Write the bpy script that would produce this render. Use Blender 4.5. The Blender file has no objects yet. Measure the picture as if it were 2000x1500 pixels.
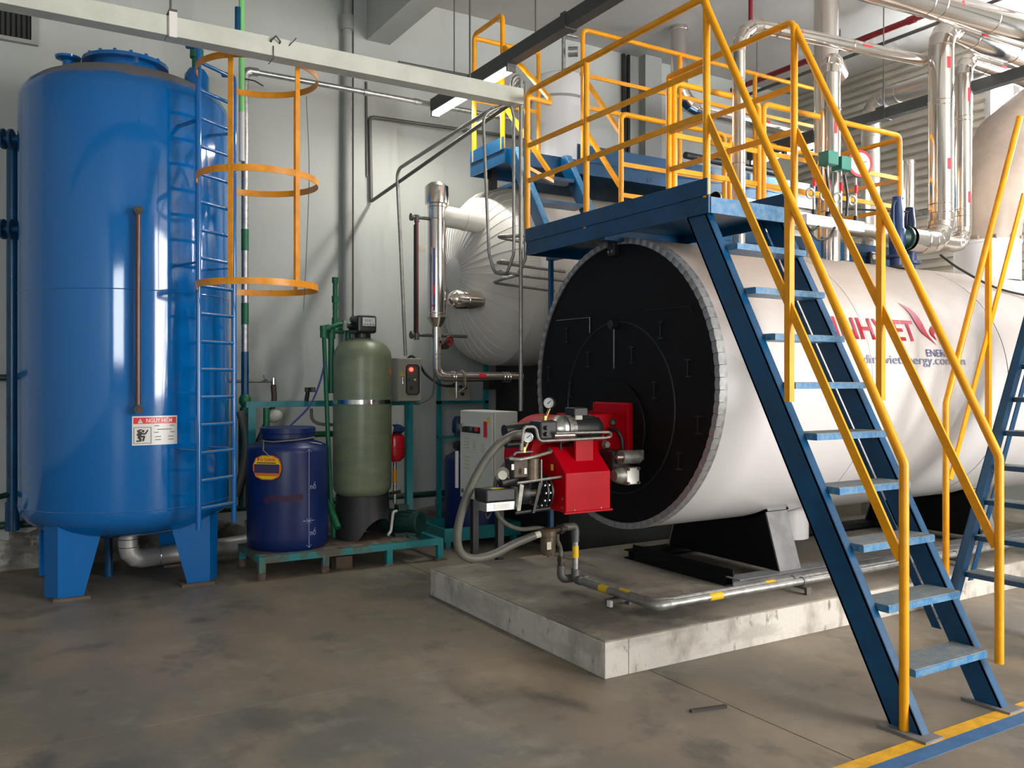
import bpy, bmesh, math, random
from mathutils import Vector, Matrix
random.seed(7)
PI = math.pi
scene = bpy.context.scene
COL = scene.collection

# ---------------------------------------------------------------- camera
cam_data = bpy.data.cameras.new('camera')
cam_data.sensor_width = 36.0
cam_data.lens = 1690.0 / 2000.0 * 36.0
cam_data.shift_y = -5.0 / 2000.0
cam_data.clip_start = 0.05
cam = bpy.data.objects.new('camera', cam_data)
COL.objects.link(cam)
cam.location = (0.0, 0.0, 1.5)
cam.rotation_euler = (math.radians(90), 0, -math.radians(31.113))
scene.camera = cam

# ---------------------------------------------------------------- light
scene.view_settings.view_transform = 'Standard'
scene.view_settings.look = 'None'
scene.view_settings.gamma = 1.0
scene.view_settings.use_curve_mapping = False
scene.view_settings.exposure = 0.8
world = bpy.data.worlds.new('sky')
scene.world = world
world.use_nodes = True
bg = world.node_tree.nodes['Background']
bg.inputs[0].default_value = (0.86, 0.93, 1.0, 1)
bg.inputs[1].default_value = 2.2

def area_light(name, loc, rot, sx, sy, power, color):
    l = bpy.data.lights.new(name, 'AREA')
    l.shape = 'RECTANGLE'; l.size = sx; l.size_y = sy
    l.energy = power; l.color = color
    o = bpy.data.objects.new(name, l); COL.objects.link(o)
    o.location = loc; o.rotation_euler = rot
    return o
# daylight through the gateway and the windows of the front wall, and the window of the end wall
area_light('gateway_daylight', (6.9, -3.55, 2.55), (math.radians(90), 0, 0), 3.9, 4.9, 470, (1.0, 0.94, 0.87))
area_light('front_window_daylight', (-2.3, -3.55, 2.4), (math.radians(90), 0, 0), 2.0, 2.6, 70, (0.97, 0.99, 1.0))
area_light('end_window_daylight', (9.42, 4.2, 4.1), (0, math.radians(90), 0), 1.5, 2.4, 330, (0.93, 0.97, 1.0))

# ---------------------------------------------------------------- materials
MATS = {}
def mat(name, color, rough=0.5, metal=0.0, var=0.0, scale=6.0, bump=0.0, bscale=40.0, color2=None, fac=(0.4, 0.6), emit=None, stren=0.0, spec=0.5, stretch=(1, 1, 1), rvar=0.0, coat=0.0):
    m = bpy.data.materials.new(name); m.use_nodes = True
    nt = m.node_tree; b = nt.nodes['Principled BSDF']
    b.inputs['Base Color'].default_value = (*color, 1)
    b.inputs['Roughness'].default_value = rough
    b.inputs['Metallic'].default_value = metal
    b.inputs['Specular IOR Level'].default_value = spec
    b.inputs['Coat Weight'].default_value = coat
    if emit:
        b.inputs['Emission Color'].default_value = (*emit, 1)
        b.inputs['Emission Strength'].default_value = stren
    if var or color2 or bump or rvar:
        tc = nt.nodes.new('ShaderNodeTexCoord')
        mp = nt.nodes.new('ShaderNodeMapping'); mp.inputs['Scale'].default_value = stretch
        nt.links.new(tc.outputs['Object'], mp.inputs['Vector'])
    if var or color2 or rvar:
        n = nt.nodes.new('ShaderNodeTexNoise'); n.inputs['Scale'].default_value = scale
        n.inputs['Detail'].default_value = 8; n.inputs['Roughness'].default_value = 0.62
        nt.links.new(mp.outputs[0], n.inputs['Vector'])
        r = nt.nodes.new('ShaderNodeValToRGB')
        r.color_ramp.elements[0].position = fac[0]; r.color_ramp.elements[1].position = fac[1]
        c2 = color2 if color2 else tuple(max(0, c * (1 - var)) for c in color)
        r.color_ramp.elements[0].color = (*c2, 1); r.color_ramp.elements[1].color = (*color, 1)
        nt.links.new(n.outputs['Fac'], r.inputs[0])
        if var or color2: nt.links.new(r.outputs[0], b.inputs['Base Color'])
        if rvar:
            mr = nt.nodes.new('ShaderNodeMapRange')
            mr.inputs[3].default_value = max(0.02, rough - rvar); mr.inputs[4].default_value = rough + rvar
            nt.links.new(n.outputs['Fac'], mr.inputs[0]); nt.links.new(mr.outputs[0], b.inputs['Roughness'])
    if bump:
        n2 = nt.nodes.new('ShaderNodeTexNoise'); n2.inputs['Scale'].default_value = bscale; n2.inputs['Detail'].default_value = 5
        nt.links.new(mp.outputs[0], n2.inputs['Vector'])
        bp = nt.nodes.new('ShaderNodeBump'); bp.inputs['Strength'].default_value = bump; bp.inputs['Distance'].default_value = 0.02
        nt.links.new(n2.outputs['Fac'], bp.inputs['Height']); nt.links.new(bp.outputs[0], b.inputs['Normal'])
    MATS[name] = m
    return m

def layered(name, base, layers, rough=0.6, metal=0.0, bump=0.0, bscale=30.0, rvar=0.0, spec=0.5):
    """base colour with several noise-masked stains: (colour, scale, lo, hi, strength, stretch)"""
    m = mat(name, base, rough, metal, bump=bump, bscale=bscale, spec=spec)
    nt = m.node_tree; b = nt.nodes['Principled BSDF']
    tc = nt.nodes.new('ShaderNodeTexCoord')
    prev = None
    for k, (c, sc, lo, hi, st, stretch) in enumerate(layers):
        mp = nt.nodes.new('ShaderNodeMapping'); mp.inputs['Scale'].default_value = stretch
        mp.inputs['Location'].default_value = (k * 3.7, k * 1.9, k * 5.3)
        nt.links.new(tc.outputs['Object'], mp.inputs['Vector'])
        n = nt.nodes.new('ShaderNodeTexNoise'); n.inputs['Scale'].default_value = sc
        n.inputs['Detail'].default_value = 9; n.inputs['Roughness'].default_value = 0.6
        nt.links.new(mp.outputs[0], n.inputs['Vector'])
        mr = nt.nodes.new('ShaderNodeMapRange')
        mr.inputs[1].default_value = lo; mr.inputs[2].default_value = hi
        mr.inputs[3].default_value = 0; mr.inputs[4].default_value = st
        nt.links.new(n.outputs['Fac'], mr.inputs[0])
        mx = nt.nodes.new('ShaderNodeMix'); mx.data_type = 'RGBA'
        nt.links.new(mr.outputs[0], mx.inputs[0])
        if prev is None: mx.inputs[6].default_value = (*base, 1)
        else: nt.links.new(prev, mx.inputs[6])
        mx.inputs[7].default_value = (*c, 1)
        prev = mx.outputs[2]
    nt.links.new(prev, b.inputs['Base Color'])
    return m

def dust_or_shade(name, base, top_color, rough, lo, hi, amount, coat=0.0, spec=0.5, wavy=0.0, wscale=2.0):
    """paint with a settled dusting, or painted shading, on faces that look up"""
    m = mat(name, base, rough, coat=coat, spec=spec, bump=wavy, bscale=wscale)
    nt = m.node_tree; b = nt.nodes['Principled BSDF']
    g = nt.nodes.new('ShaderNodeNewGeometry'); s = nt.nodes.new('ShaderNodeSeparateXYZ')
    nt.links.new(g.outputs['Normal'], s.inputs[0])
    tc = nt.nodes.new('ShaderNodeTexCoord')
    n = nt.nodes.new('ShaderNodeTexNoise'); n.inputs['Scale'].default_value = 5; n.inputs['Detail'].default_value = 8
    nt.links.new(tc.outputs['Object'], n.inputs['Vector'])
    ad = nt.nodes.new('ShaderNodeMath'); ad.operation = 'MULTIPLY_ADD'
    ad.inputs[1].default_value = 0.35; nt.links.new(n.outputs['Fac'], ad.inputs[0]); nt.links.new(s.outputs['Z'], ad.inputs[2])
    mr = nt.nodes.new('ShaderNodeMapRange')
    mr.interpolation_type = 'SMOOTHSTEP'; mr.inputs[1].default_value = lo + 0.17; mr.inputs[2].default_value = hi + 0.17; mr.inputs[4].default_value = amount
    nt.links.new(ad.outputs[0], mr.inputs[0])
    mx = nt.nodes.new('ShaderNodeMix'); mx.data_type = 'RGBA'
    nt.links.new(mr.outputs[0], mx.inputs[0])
    mx.inputs[6].default_value = (*base, 1); mx.inputs[7].default_value = (*top_color, 1)
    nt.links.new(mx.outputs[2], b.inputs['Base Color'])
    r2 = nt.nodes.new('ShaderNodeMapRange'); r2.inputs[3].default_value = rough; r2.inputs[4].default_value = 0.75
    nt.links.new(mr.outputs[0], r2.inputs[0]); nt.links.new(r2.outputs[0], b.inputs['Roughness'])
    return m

dust_or_shade('tank_blue', (0.0, 0.115, 0.38), (0.17, 0.14, 0.11), 0.09, 0.45, 0.75, 0.9, spec=0.9, wavy=0.03, wscale=3.0)
mat('blue', (0.0, 0.066, 0.172), 0.30, var=0.25, scale=5, rvar=0.1)
mat('blue_worn_lit', (0.015, 0.15, 0.36), 0.4, color2=(0.10, 0.22, 0.34), scale=30, fac=(0.42, 0.6))
mat('tread_top', (0.22, 0.23, 0.22), 0.7, color2=(0.10, 0.17, 0.24), scale=22, fac=(0.3, 0.6), bump=0.3, bscale=140)
mat('deep_blue_valve', (0.01, 0.035, 0.12), 0.4)
mat('yellow', (0.88, 0.36, 0.0), 0.33, var=0.15, scale=8, rvar=0.08)
mat('orange_yellow', (0.80, 0.30, 0.006), 0.4, var=0.25, scale=7)
layered('wall_paint', (0.45, 0.475, 0.45), [((0.40, 0.41, 0.38), 0.9, 0.45, 0.75, 0.6, (1, 1, 0.4)), ((0.30, 0.30, 0.27), 3.2, 0.60, 0.75, 0.35, (2, 2, 0.3))], rough=0.62, bump=0.06, bscale=25)
layered('plinth', (0.30, 0.28, 0.24), [((0.11, 0.095, 0.08), 2.4, 0.42, 0.58, 0.9, (1, 1, 2)), ((0.42, 0.41, 0.37), 5, 0.55, 0.62, 0.9, (1, 1, 1))], rough=0.85, bump=0.4, bscale=20)
layered('ceiling_paint', (0.50, 0.485, 0.45), [((0.36, 0.345, 0.31), 1.1, 0.45, 0.8, 0.6, (1, 1, 1))], rough=0.8)
layered('floor_concrete', (0.205, 0.168, 0.125), [
    ((0.115, 0.112, 0.098), 0.7, 0.44, 0.62, 0.85, (1, 0.7, 1)),
    ((0.33, 0.255, 0.17), 1.3, 0.50, 0.66, 0.55, (1.0, 0.8, 1)),
    ((0.06, 0.06, 0.055), 1.9, 0.58, 0.68, 0.75, (1.2, 0.6, 1)),
    ((0.33, 0.30, 0.25), 5.0, 0.54, 0.70, 0.35, (1, 1, 1)),
    ((0.09, 0.08, 0.068), 3.2, 0.56, 0.66, 0.55, (1, 0.9, 1)),
    ((0.07, 0.06, 0.05), 26, 0.70, 0.76, 0.5, (1, 1.6, 1))], rough=0.52, bump=0.05, bscale=8)
mat('joint', (0.05, 0.045, 0.04), 0.9)
layered('slab_top', (0.25, 0.22, 0.18), [((0.11, 0.098, 0.083), 1.5, 0.46, 0.62, 0.85, (1, 1, 1)), ((0.36, 0.33, 0.27), 3.5, 0.52, 0.66, 0.6, (1, 1, 1)), ((0.07, 0.06, 0.05), 9, 0.60, 0.70, 0.6, (1, 1, 1))], rough=0.7, bump=0.12, bscale=30)
layered('slab_side', (0.55, 0.52, 0.47), [((0.27, 0.24, 0.20), 6, 0.50, 0.66, 0.8, (1, 1, 0.5)), ((0.14, 0.11, 0.09), 13, 0.60, 0.68, 0.85, (1, 1, 0.5)), ((0.34, 0.31, 0.27), 3, 0.48, 0.6, 0.6, (1, 1, 2.5))], rough=0.8, bump=0.2, bscale=30)
mat('line_yellow', (0.80, 0.42, 0.02), 0.6, var=0.25, scale=14)
mat('line_blue', (0.05, 0.15, 0.33), 0.6, var=0.25, scale=14)
dust_or_shade('boiler_white', (0.62, 0.605, 0.605), (0.36, 0.29, 0.235), 0.20, -0.10, 0.85, 0.95, wavy=0.22, wscale=1.7)  # beige upper half paints the warm ceiling reflection and dimmer top, besides light dust
mat('black_plate', (0.0045, 0.0045, 0.0048), 0.55, bump=0.03, bscale=18, rvar=0.08, spec=0.2)
mat('black_part', (0.016, 0.016, 0.017), 0.42)
mat('flat_black', (0.012, 0.012, 0.012), 0.7)
mat('grey_steel', (0.20, 0.20, 0.205), 0.5, var=0.25, scale=9)
mat('trim_metal', (0.42, 0.42, 0.42), 0.42, metal=0.55, var=0.3, scale=18)
mat('cladding', (0.74, 0.70, 0.66), 0.17, metal=1.0, bump=0.035, bscale=7, rvar=0.06)
mat('cladding_soft', (0.66, 0.64, 0.60), 0.42, metal=0.55, bump=0.05, bscale=9)
mat('cladding_dull', (0.60, 0.57, 0.53), 0.32, metal=1.0, bump=0.05, bscale=9)
dust_or_shade('deaerator_skin', (0.56, 0.545, 0.51), (0.40, 0.36, 0.30), 0.33, 0.35, 0.9, 0.8)
mat('galvanised', (0.50, 0.50, 0.49), 0.38, metal=0.85, var=0.3, scale=25)
mat('conduit', (0.33, 0.325, 0.30), 0.42, metal=0.6, var=0.2, scale=20)
mat('dark_conduit', (0.13, 0.13, 0.12), 0.5, metal=0.5)
mat('tray_white', (0.56, 0.57, 0.50), 0.5, var=0.12, scale=4)
mat('trunking_grey', (0.055, 0.06, 0.06), 0.5)
mat('lamp_tube', (1, 1, 1), 0.5, emit=(1.0, 0.99, 0.94), stren=14.0)
mat('lamp_body', (0.09, 0.09, 0.09), 0.5)
mat('green_pipe', (0.006, 0.13, 0.055), 0.42)
mat('light_green_pipe', (0.22, 0.62, 0.22), 0.45)
mat('dark_green', (0.012, 0.055, 0.045), 0.42, var=0.3, scale=12)
mat('pipe_white', (0.62, 0.62, 0.60), 0.4)
mat('teal', (0.01, 0.23, 0.25), 0.42, var=0.2, scale=9)
layered('teal_rusty', (0.02, 0.23, 0.24), [((0.11, 0.085, 0.06), 7, 0.44, 0.52, 0.95, (1, 1, 1)), ((0.03, 0.20, 0.17), 18, 0.5, 0.6, 0.7, (1, 1, 1))], rough=0.6, bump=0.2)
layered('rusty', (0.12, 0.085, 0.06), [((0.20, 0.18, 0.15), 9, 0.5, 0.6, 0.8, (1, 1, 1))], rough=0.85, bump=0.3)
mat('barrel_blue', (0.004, 0.020, 0.125), 0.38, var=0.2, scale=3)
mat('frp_green', (0.23, 0.265, 0.165), 0.34, color2=(0.15, 0.195, 0.125), scale=5, fac=(0.3, 0.7), stretch=(0.6, 0.6, 2.2), bump=0.05, bscale=60)
mat('valve_black', (0.013, 0.013, 0.014), 0.35)
mat('base_black', (0.022, 0.022, 0.024), 0.5)
mat('panel_beige', (0.33, 0.325, 0.27), 0.45)
mat('cabinet_white', (0.60, 0.62, 0.56), 0.42)
mat('window_dark', (0.10, 0.105, 0.095), 0.2)
mat('rubber', (0.015, 0.015, 0.015), 0.6)
mat('red_paint', (0.50, 0.0, 0.008), 0.36, var=0.12, scale=6, spec=0.16)
mat('red_vessel', (0.55, 0.01, 0.02), 0.25)
mat('red_tape', (0.75, 0.02, 0.04), 0.5)
mat('red_dark', (0.20, 0.008, 0.012), 0.45)
mat('logo_red', (0.30, 0.002, 0.014), 0.5, spec=0.2)
mat('logo_blue', (0.03, 0.04, 0.20), 0.5)
mat('logo_grey', (0.17, 0.19, 0.30), 0.5)
mat('sign_white', (0.72, 0.70, 0.67), 0.25)
mat('sign_red', (0.72, 0.03, 0.04), 0.3)
mat('ink', (0.03, 0.025, 0.025), 0.6)
mat('ink_grey', (0.28, 0.27, 0.26), 0.6)
mat('paper', (0.62, 0.61, 0.50), 0.7)
mat('paper_yellow', (0.75, 0.55, 0.03), 0.6)
mat('tag_yellow', (0.85, 0.60, 0.01), 0.5)
mat('tag_orange', (0.80, 0.17, 0.01), 0.5)
mat('tag_violet', (0.045, 0.035, 0.12), 0.5)
mat('chalk', (0.45, 0.52, 0.72), 0.8)
mat('faded_red', (0.055, 0.012, 0.05), 0.6)
mat('string', (0.25, 0.21, 0.14), 0.8)
mat('hose_grey', (0.115, 0.112, 0.092), 0.5)
mat('hose_brown', (0.055, 0.03, 0.022), 0.5)
mat('hose_black', (0.012, 0.012, 0.012), 0.45)
mat('brass', (0.45, 0.30, 0.10), 0.35, metal=0.9)
mat('aluminium', (0.55, 0.54, 0.50), 0.32, metal=0.9)
mat('cast_grey', (0.30, 0.295, 0.26), 0.42, metal=0.5, var=0.35, scale=30)
mat('oily_brown', (0.17, 0.13, 0.085), 0.42, metal=0.3, var=0.4, scale=20)
mat('bronze_dark', (0.06, 0.045, 0.028), 0.45, metal=0.3, var=0.4, scale=22)
mat('dial', (0.72, 0.74, 0.74), 0.3)
mat('chrome', (0.75, 0.75, 0.75), 0.12, metal=1.0)
mat('switch_green', (0.03, 0.20, 0.15), 0.4)
mat('red_glow', (0.9, 0.02, 0.02), 0.4, emit=(1.0, 0.03, 0.02), stren=6.0)
mat('siding', (0.60, 0.56, 0.48), 0.45, metal=0.15, var=0.12, scale=2)
mat('steel_dark', (0.085, 0.09, 0.088), 0.5)
mat('flue_skin', (0.46, 0.37, 0.30), 0.42, var=0.2, scale=2.5)
mat('collar_white', (0.72, 0.73, 0.75), 0.3)
mat('glass_tube', (0.10, 0.04, 0.03), 0.15)
mat('gauge_red', (0.22, 0.012, 0.018), 0.3)
mat('window_frame', (0.5, 0.5, 0.5), 0.5)
mat('louver_dark', (0.055, 0.055, 0.052), 0.6)
mat('louver_frame', (0.34, 0.34, 0.32), 0.5, metal=0.3)
mat('blue_grey_wall', (0.33, 0.335, 0.32), 0.7)
mat('yellow_mark', (0.75, 0.48, 0.01), 0.5)
gl = bpy.data.materials.new('pane_glass'); gl.use_nodes = True
gb = gl.node_tree.nodes['Principled BSDF']
gb.inputs['Base Color'].default_value = (0.95, 0.97, 1, 1); gb.inputs['Roughness'].default_value = 0.05
gb.inputs['Transmission Weight'].default_value = 1.0; gb.inputs['IOR'].default_value = 1.05
MATS['pane_glass'] = gl

# ---------------------------------------------------------------- mesh helpers
def V(p): return Vector(p)

class MB:
    """collects shapes (world coordinates) into one mesh"""
    def __init__(s): s.v = []; s.f = []
    def add(s, verts, faces):
        o = len(s.v); s.v += [tuple(p) for p in verts]; s.f += [tuple(i + o for i in f) for f in faces]; return s
    def box(s, x0, x1, y0, y1, z0, z1):
        return s.add([(x0, y0, z0), (x1, y0, z0), (x1, y1, z0), (x0, y1, z0), (x0, y0, z1), (x1, y0, z1), (x1, y1, z1), (x0, y1, z1)],
                     [(3, 2, 1, 0), (4, 5, 6, 7), (0, 1, 5, 4), (1, 2, 6, 5), (2, 3, 7, 6), (3, 0, 4, 7)])
    def bar(s, p, q, w, h, up=(0, 0, 1)):
        p, q = V(p), V(q); d = (q - p).normalized(); u = V(up)
        if abs(d.dot(u)) > 0.995: u = V((0, 1, 0))
        side = d.cross(u).normalized(); u = side.cross(d).normalized()
        c = []
        for e in (p, q):
            for a, b in ((-1, -1), (1, -1), (1, 1), (-1, 1)):
                c.append(e + side * (a * w / 2) + u * (b * h / 2))
        return s.add(c, [(3, 2, 1, 0), (4, 5, 6, 7), (0, 1, 5, 4), (1, 2, 6, 5), (2, 3, 7, 6), (3, 0, 4, 7)])
    def obox(s, c, ax, ay, az, dx, dy, dz):
        c = V(c); ax, ay, az = V(ax).normalized(), V(ay).normalized(), V(az).normalized()
        pts = []
        for k in (-1, 1):
            for i, j in ((-1, -1), (1, -1), (1, 1), (-1, 1)):
                pts.append(c + ax * (i * dx / 2) + ay * (j * dy / 2) + az * (k * dz / 2))
        return s.add(pts, [(3, 2, 1, 0), (4, 5, 6, 7), (0, 1, 5, 4), (1, 2, 6, 5), (2, 3, 7, 6), (3, 0, 4, 7)])
    def sweep(s, pts, rad, n=12, caps=True, first=None, split=False):
        pts = [V(p) for p in pts]; m = len(pts)
        rads = rad if isinstance(rad, (list, tuple)) else [rad] * m
        tang = []
        for i in range(m):
            a = pts[max(i - 1, 0)]; b = pts[min(i + 1, m - 1)]
            if 0 < i < m - 1: t = (pts[i] - a).normalized() + (b - pts[i]).normalized()
            else: t = b - a
            tang.append(t.normalized() if t.length > 1e-9 else V((0, 0, 1)))
        t0 = tang[0]
        u = first and V(first) or (V((0, 0, 1)) if abs(t0.z) < 0.9 else V((1, 0, 0)))
        u = (u - t0 * u.dot(t0)).normalized()
        o = len(s.v)
        for i in range(m):
            t = tang[i]; u = (u - t * u.dot(t))
            u = u.normalized() if u.length > 1e-6 else t.orthogonal().normalized()
            w = t.cross(u)
            st = 1.0
            if 0 < i < m - 1:
                c = (pts[i] - pts[i - 1]).normalized().dot(t); st = 1.0 / max(c, 0.5)
            for k in range(n):
                a = 2 * PI * k / n
                s.v.append(tuple(pts[i] + (u * math.cos(a) + w * math.sin(a)) * rads[i] * 1.0))
        if split:                                  # every length its own strip, so the joints stay crisp
            rings = s.v[o:]; del s.v[o:]
            for i in range(m - 1):
                b = len(s.v); s.v += rings[i * n:(i + 2) * n]
                for k in range(n): s.f.append((b + k, b + (k + 1) % n, b + n + (k + 1) % n, b + n + k))
            return s
        for i in range(m - 1):
            for k in range(n):
                k2 = (k + 1) % n
                s.f.append((o + i * n + k, o + i * n + k2, o + (i + 1) * n + k2, o + (i + 1) * n + k))
        if caps:
            s.f.append(tuple(o + k for k in range(n))[::-1]); s.f.append(tuple(o + (m - 1) * n + k for k in range(n)))
        return s
    def cyl(s, p, q, r, r2=None, n=16, caps=True):
        return s.sweep([p, q], [r, r if r2 is None else r2], n, caps)
    def tube(s, pts, r, bend=0.0, seg=5, n=12, caps=True):
        return s.sweep(fillet(pts, bend, seg) if bend else pts, r, n, caps)
    def lathe(s, prof, c, axis=(0, 0, 1), n=32, a0=0.0, a1=2 * PI, ref=None):
        """prof: (radius, height) along axis from c"""
        c = V(c); ax = V(axis).normalized()
        u = V(ref) if ref else (V((1, 0, 0)) if abs(ax.x) < 0.9 else V((0, 1, 0)))
        u = (u - ax * u.dot(ax)).normalized(); w = ax.cross(u)
        full = abs(a1 - a0 - 2 * PI) < 1e-6
        cols = n if full else n + 1
        o = len(s.v)
        for (r, h) in prof:
            for k in range(cols):
                a = a0 + (a1 - a0) * k / n
                s.v.append(tuple(c + ax * h + (u * math.cos(a) + w * math.sin(a)) * max(r, 1e-4)))
        for i in range(len(prof) - 1):
            for k in range(n):
                k2 = (k + 1) % cols
                s.f.append((o + i * cols + k, o + i * cols + k2, o + (i + 1) * cols + k2, o + (i + 1) * cols + k))
        return s
    def prism(s, poly, ext):
        n = len(poly); e = V(ext); a = [V(p) for p in poly]
        return s.add(a + [p + e for p in a], [tuple(range(n))[::-1], tuple(range(n, 2 * n))] + [(i, (i + 1) % n, n + (i + 1) % n, n + i) for i in range(n)])
    def torus(s, c, axis, R, r, n=40, m=8, a0=0.0, a1=2 * PI, ref=None):
        prof = [(R + r * math.cos(2 * PI * k / m), r * math.sin(2 * PI * k / m)) for k in range(m + 1)]
        return s.lathe(prof, c, axis, n, a0, a1, ref)
    def build(s, name, material, parent=None, smooth=38, bevel=0.0, label=None):
        off = V((0, 0, 0))
        if parent is not None: off = V(parent['_o'])
        me = bpy.data.meshes.new(name)
        me.from_pydata([tuple(V(p) - off) for p in s.v], [], s.f)
        bm = bmesh.new(); bm.from_mesh(me); bmesh.ops.recalc_face_normals(bm, faces=bm.faces); bm.to_mesh(me); bm.free()
        if smooth:
            me.polygons.foreach_set('use_smooth', [True] * len(me.polygons))
            me.set_sharp_from_angle(angle=math.radians(smooth))
        me.materials.append(MATS[material] if isinstance(material, str) else material)
        o = bpy.data.objects.new(name, me); COL.objects.link(o)
        if parent is not None: o.parent = parent
        o['_o'] = tuple(off)
        if bevel:
            b = o.modifiers.new('bevel', 'BEVEL'); b.width = bevel; b.segments = 2; b.limit_method = 'ANGLE'; b.angle_limit = math.radians(40)
        if label: o['label'] = label
        return o

def fillet(pts, r, seg=5):
    pts = [V(p) for p in pts]
    rr = r if isinstance(r, (list, tuple)) else [r] * len(pts)
    out = [pts[0]]
    for i in range(1, len(pts) - 1):
        a, b, c = pts[i - 1], pts[i], pts[i + 1]
        d1 = (a - b); d2 = (c - b); l = min(d1.length, d2.length) * 0.49
        d1.normalize(); d2.normalize()
        ang = d1.angle(d2)
        if ang > 3.1: out.append(b); continue
        t = min(rr[i] / math.tan(ang / 2), l); rad = t * math.tan(ang / 2)
        p1 = b + d1 * t; p2 = b + d2 * t
        bis = (d1 + d2).normalized(); ctr = b + bis * (rad / math.sin(ang / 2))
        v1 = p1 - ctr; v2 = p2 - ctr; sw = v1.angle(v2); axn = v1.cross(v2).normalized()
        for k in range(seg + 1):
            out.append(ctr + Matrix.Rotation(sw * k / seg, 3, axn) @ v1)
    out.append(pts[-1])
    return out

def smooth_curve(pts, sub=8):
    """Catmull-Rom through the points"""
    P = [V(p) for p in pts]; P = [P[0] * 2 - P[1]] + P + [P[-1] * 2 - P[-2]]
    out = []
    for i in range(1, len(P) - 2):
        for k in range(sub):
            t = k / sub; a, b, c, d = P[i - 1], P[i], P[i + 1], P[i + 2]
            out.append(0.5 * ((2 * b) + (c - a) * t + (2 * a - 5 * b + 4 * c - d) * t * t + (-a + 3 * b - 3 * c + d) * t ** 3))
    out.append(P[-2]); return out

def tag(o, label, cat, group=None, kind=None):
    o['label'] = label; o['category'] = cat
    if group: o['group'] = group
    if kind: o['kind'] = kind
    return o
def thing(name, loc, label, cat, group=None):
    o = bpy.data.objects.new(name, None); COL.objects.link(o)
    o.location = loc; o.empty_display_size = 0.1; o['_o'] = tuple(loc)
    return tag(o, label, cat, group)
def setting(name, loc, label=None):
    o = bpy.data.objects.new(name, None); COL.objects.link(o)
    o.location = loc; o.empty_display_size = 0.1; o['_o'] = tuple(loc); o['kind'] = 'structure'
    if label: o['label'] = label
    return o
def struct(o, label=None):
    o['kind'] = 'structure'
    if label: o['label'] = label
    return o
def twin(o, parent, mx=None, name=None):
    """another object with the same mesh"""
    c = o.copy(); COL.objects.link(c); c.parent = parent
    if mx is not None: c.matrix_local = mx
    return c
def lettering(text, size, fn, name, material, parent, squeeze=1.0, align='LEFT', thick=0.0, shear=0.0, bold=0.0):
    cu = bpy.data.curves.new('glyphs', 'FONT'); cu.body = text; cu.size = size; cu.align_x = align; cu.shear = shear
    cu.offset = bold; cu.resolution_u = 3
    t = bpy.data.objects.new('glyphs', cu); COL.objects.link(t)
    bpy.context.view_layer.update()
    me = bpy.data.meshes.new_from_object(t.evaluated_get(bpy.context.evaluated_depsgraph_get()))
    vs = [tuple(fn(v.co.x * squeeze, v.co.y)) for v in me.vertices]; fs = [tuple(p.vertices) for p in me.polygons]
    bpy.data.objects.remove(t); bpy.data.curves.remove(cu); bpy.data.meshes.remove(me)
    mb = MB(); mb.add(vs, fs)
    return mb.build(name, material, parent, smooth=0)
def planefn(o, ux, uy):
    o, ux, uy = V(o), V(ux).normalized(), V(uy).normalized()
    return lambda x, y: o + ux * x + uy * y
def bolt_ring(parent, c, axis, R, n, r, h, material='grey_steel'):
    ax = V(axis).normalized(); u = ax.orthogonal().normalized(); w = ax.cross(u)
    for k in range(n):
        a = 2 * PI * k / n; p = V(c) + (u * math.cos(a) + w * math.sin(a)) * R
        MB().cyl(p - ax * h / 2, p + ax * h / 2, r, n=6).build('bolt', material, parent, smooth=0)

# ================================================================ the setting
WY, WX, CZ = 7.96, 9.3, 5.32          # back wall, end wall, ceiling
fl = setting('floor', (2.6, 2.2, 0), 'stained grey-brown concrete floor with saw-cut joints')
MB().box(-4, WX, -3.5, WY, -0.12, -0.006).build('joint_bed', 'joint', fl, smooth=0)
for (x0, x1) in ((-4, 2.93), (2.937, WX)):
    for (y0, y1) in ((-3.5, 4.04), (4.047, WY)):
        MB().box(x0, x1, y0, y1, -0.05, 0).build('floor_bay', 'floor_concrete', fl, smooth=0)
wb = setting('wall_back', (2.6, WY, 0), 'pale grey-green painted back wall with a worn base')
MB().box(-4, WX, WY, WY + 0.2, 0.0, CZ).build('wall_panel', 'wall_paint', wb, smooth=0)
MB().box(2.99, 3.44, WY - 0.07, WY, 0.0, CZ).build('pilaster', 'wall_paint', wb, smooth=0)
# broken plaster band along the foot of the wall
random.seed(3)
x = -1.0
while x < 5.5:
    w = random.uniform(0.25, 0.6); h = random.uniform(0.20, 0.34); d = random.uniform(0.012, 0.035)
    MB().prism([(x, WY, 0), (x + w, WY, 0), (x + w, WY, h + random.uniform(-0.05, 0.05)), (x + w * 0.6, WY, h + random.uniform(-0.04, 0.06)), (x + w * 0.3, WY, h - 0.02), (x, WY, h + random.uniform(-0.05, 0.05))], (0, -d, 0)).build('plaster_patch', 'plinth', wb, smooth=0)
    x += w
struct(MB().box(-4, WX, -3.6, WY + 0.2, CZ, CZ + 0.2).build('ceiling', 'ceiling_paint', smooth=0), 'pale grey concrete ceiling')
struct(MB().box(3.12, 3.36, -3.5, WY - 0.001, 4.80, CZ - 0.001).build('trim_1', 'wall_paint', smooth=0), 'grey concrete ceiling beam above the pilaster')
struct(MB().box(-4.2, -4, -3.6, WY + 0.2, 0, CZ).build('wall_left', 'wall_paint', smooth=0), 'plain painted side wall')
wf = setting('wall_front', (2.6, -3.6, 0), 'plain painted wall with a gateway and a window')
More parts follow.
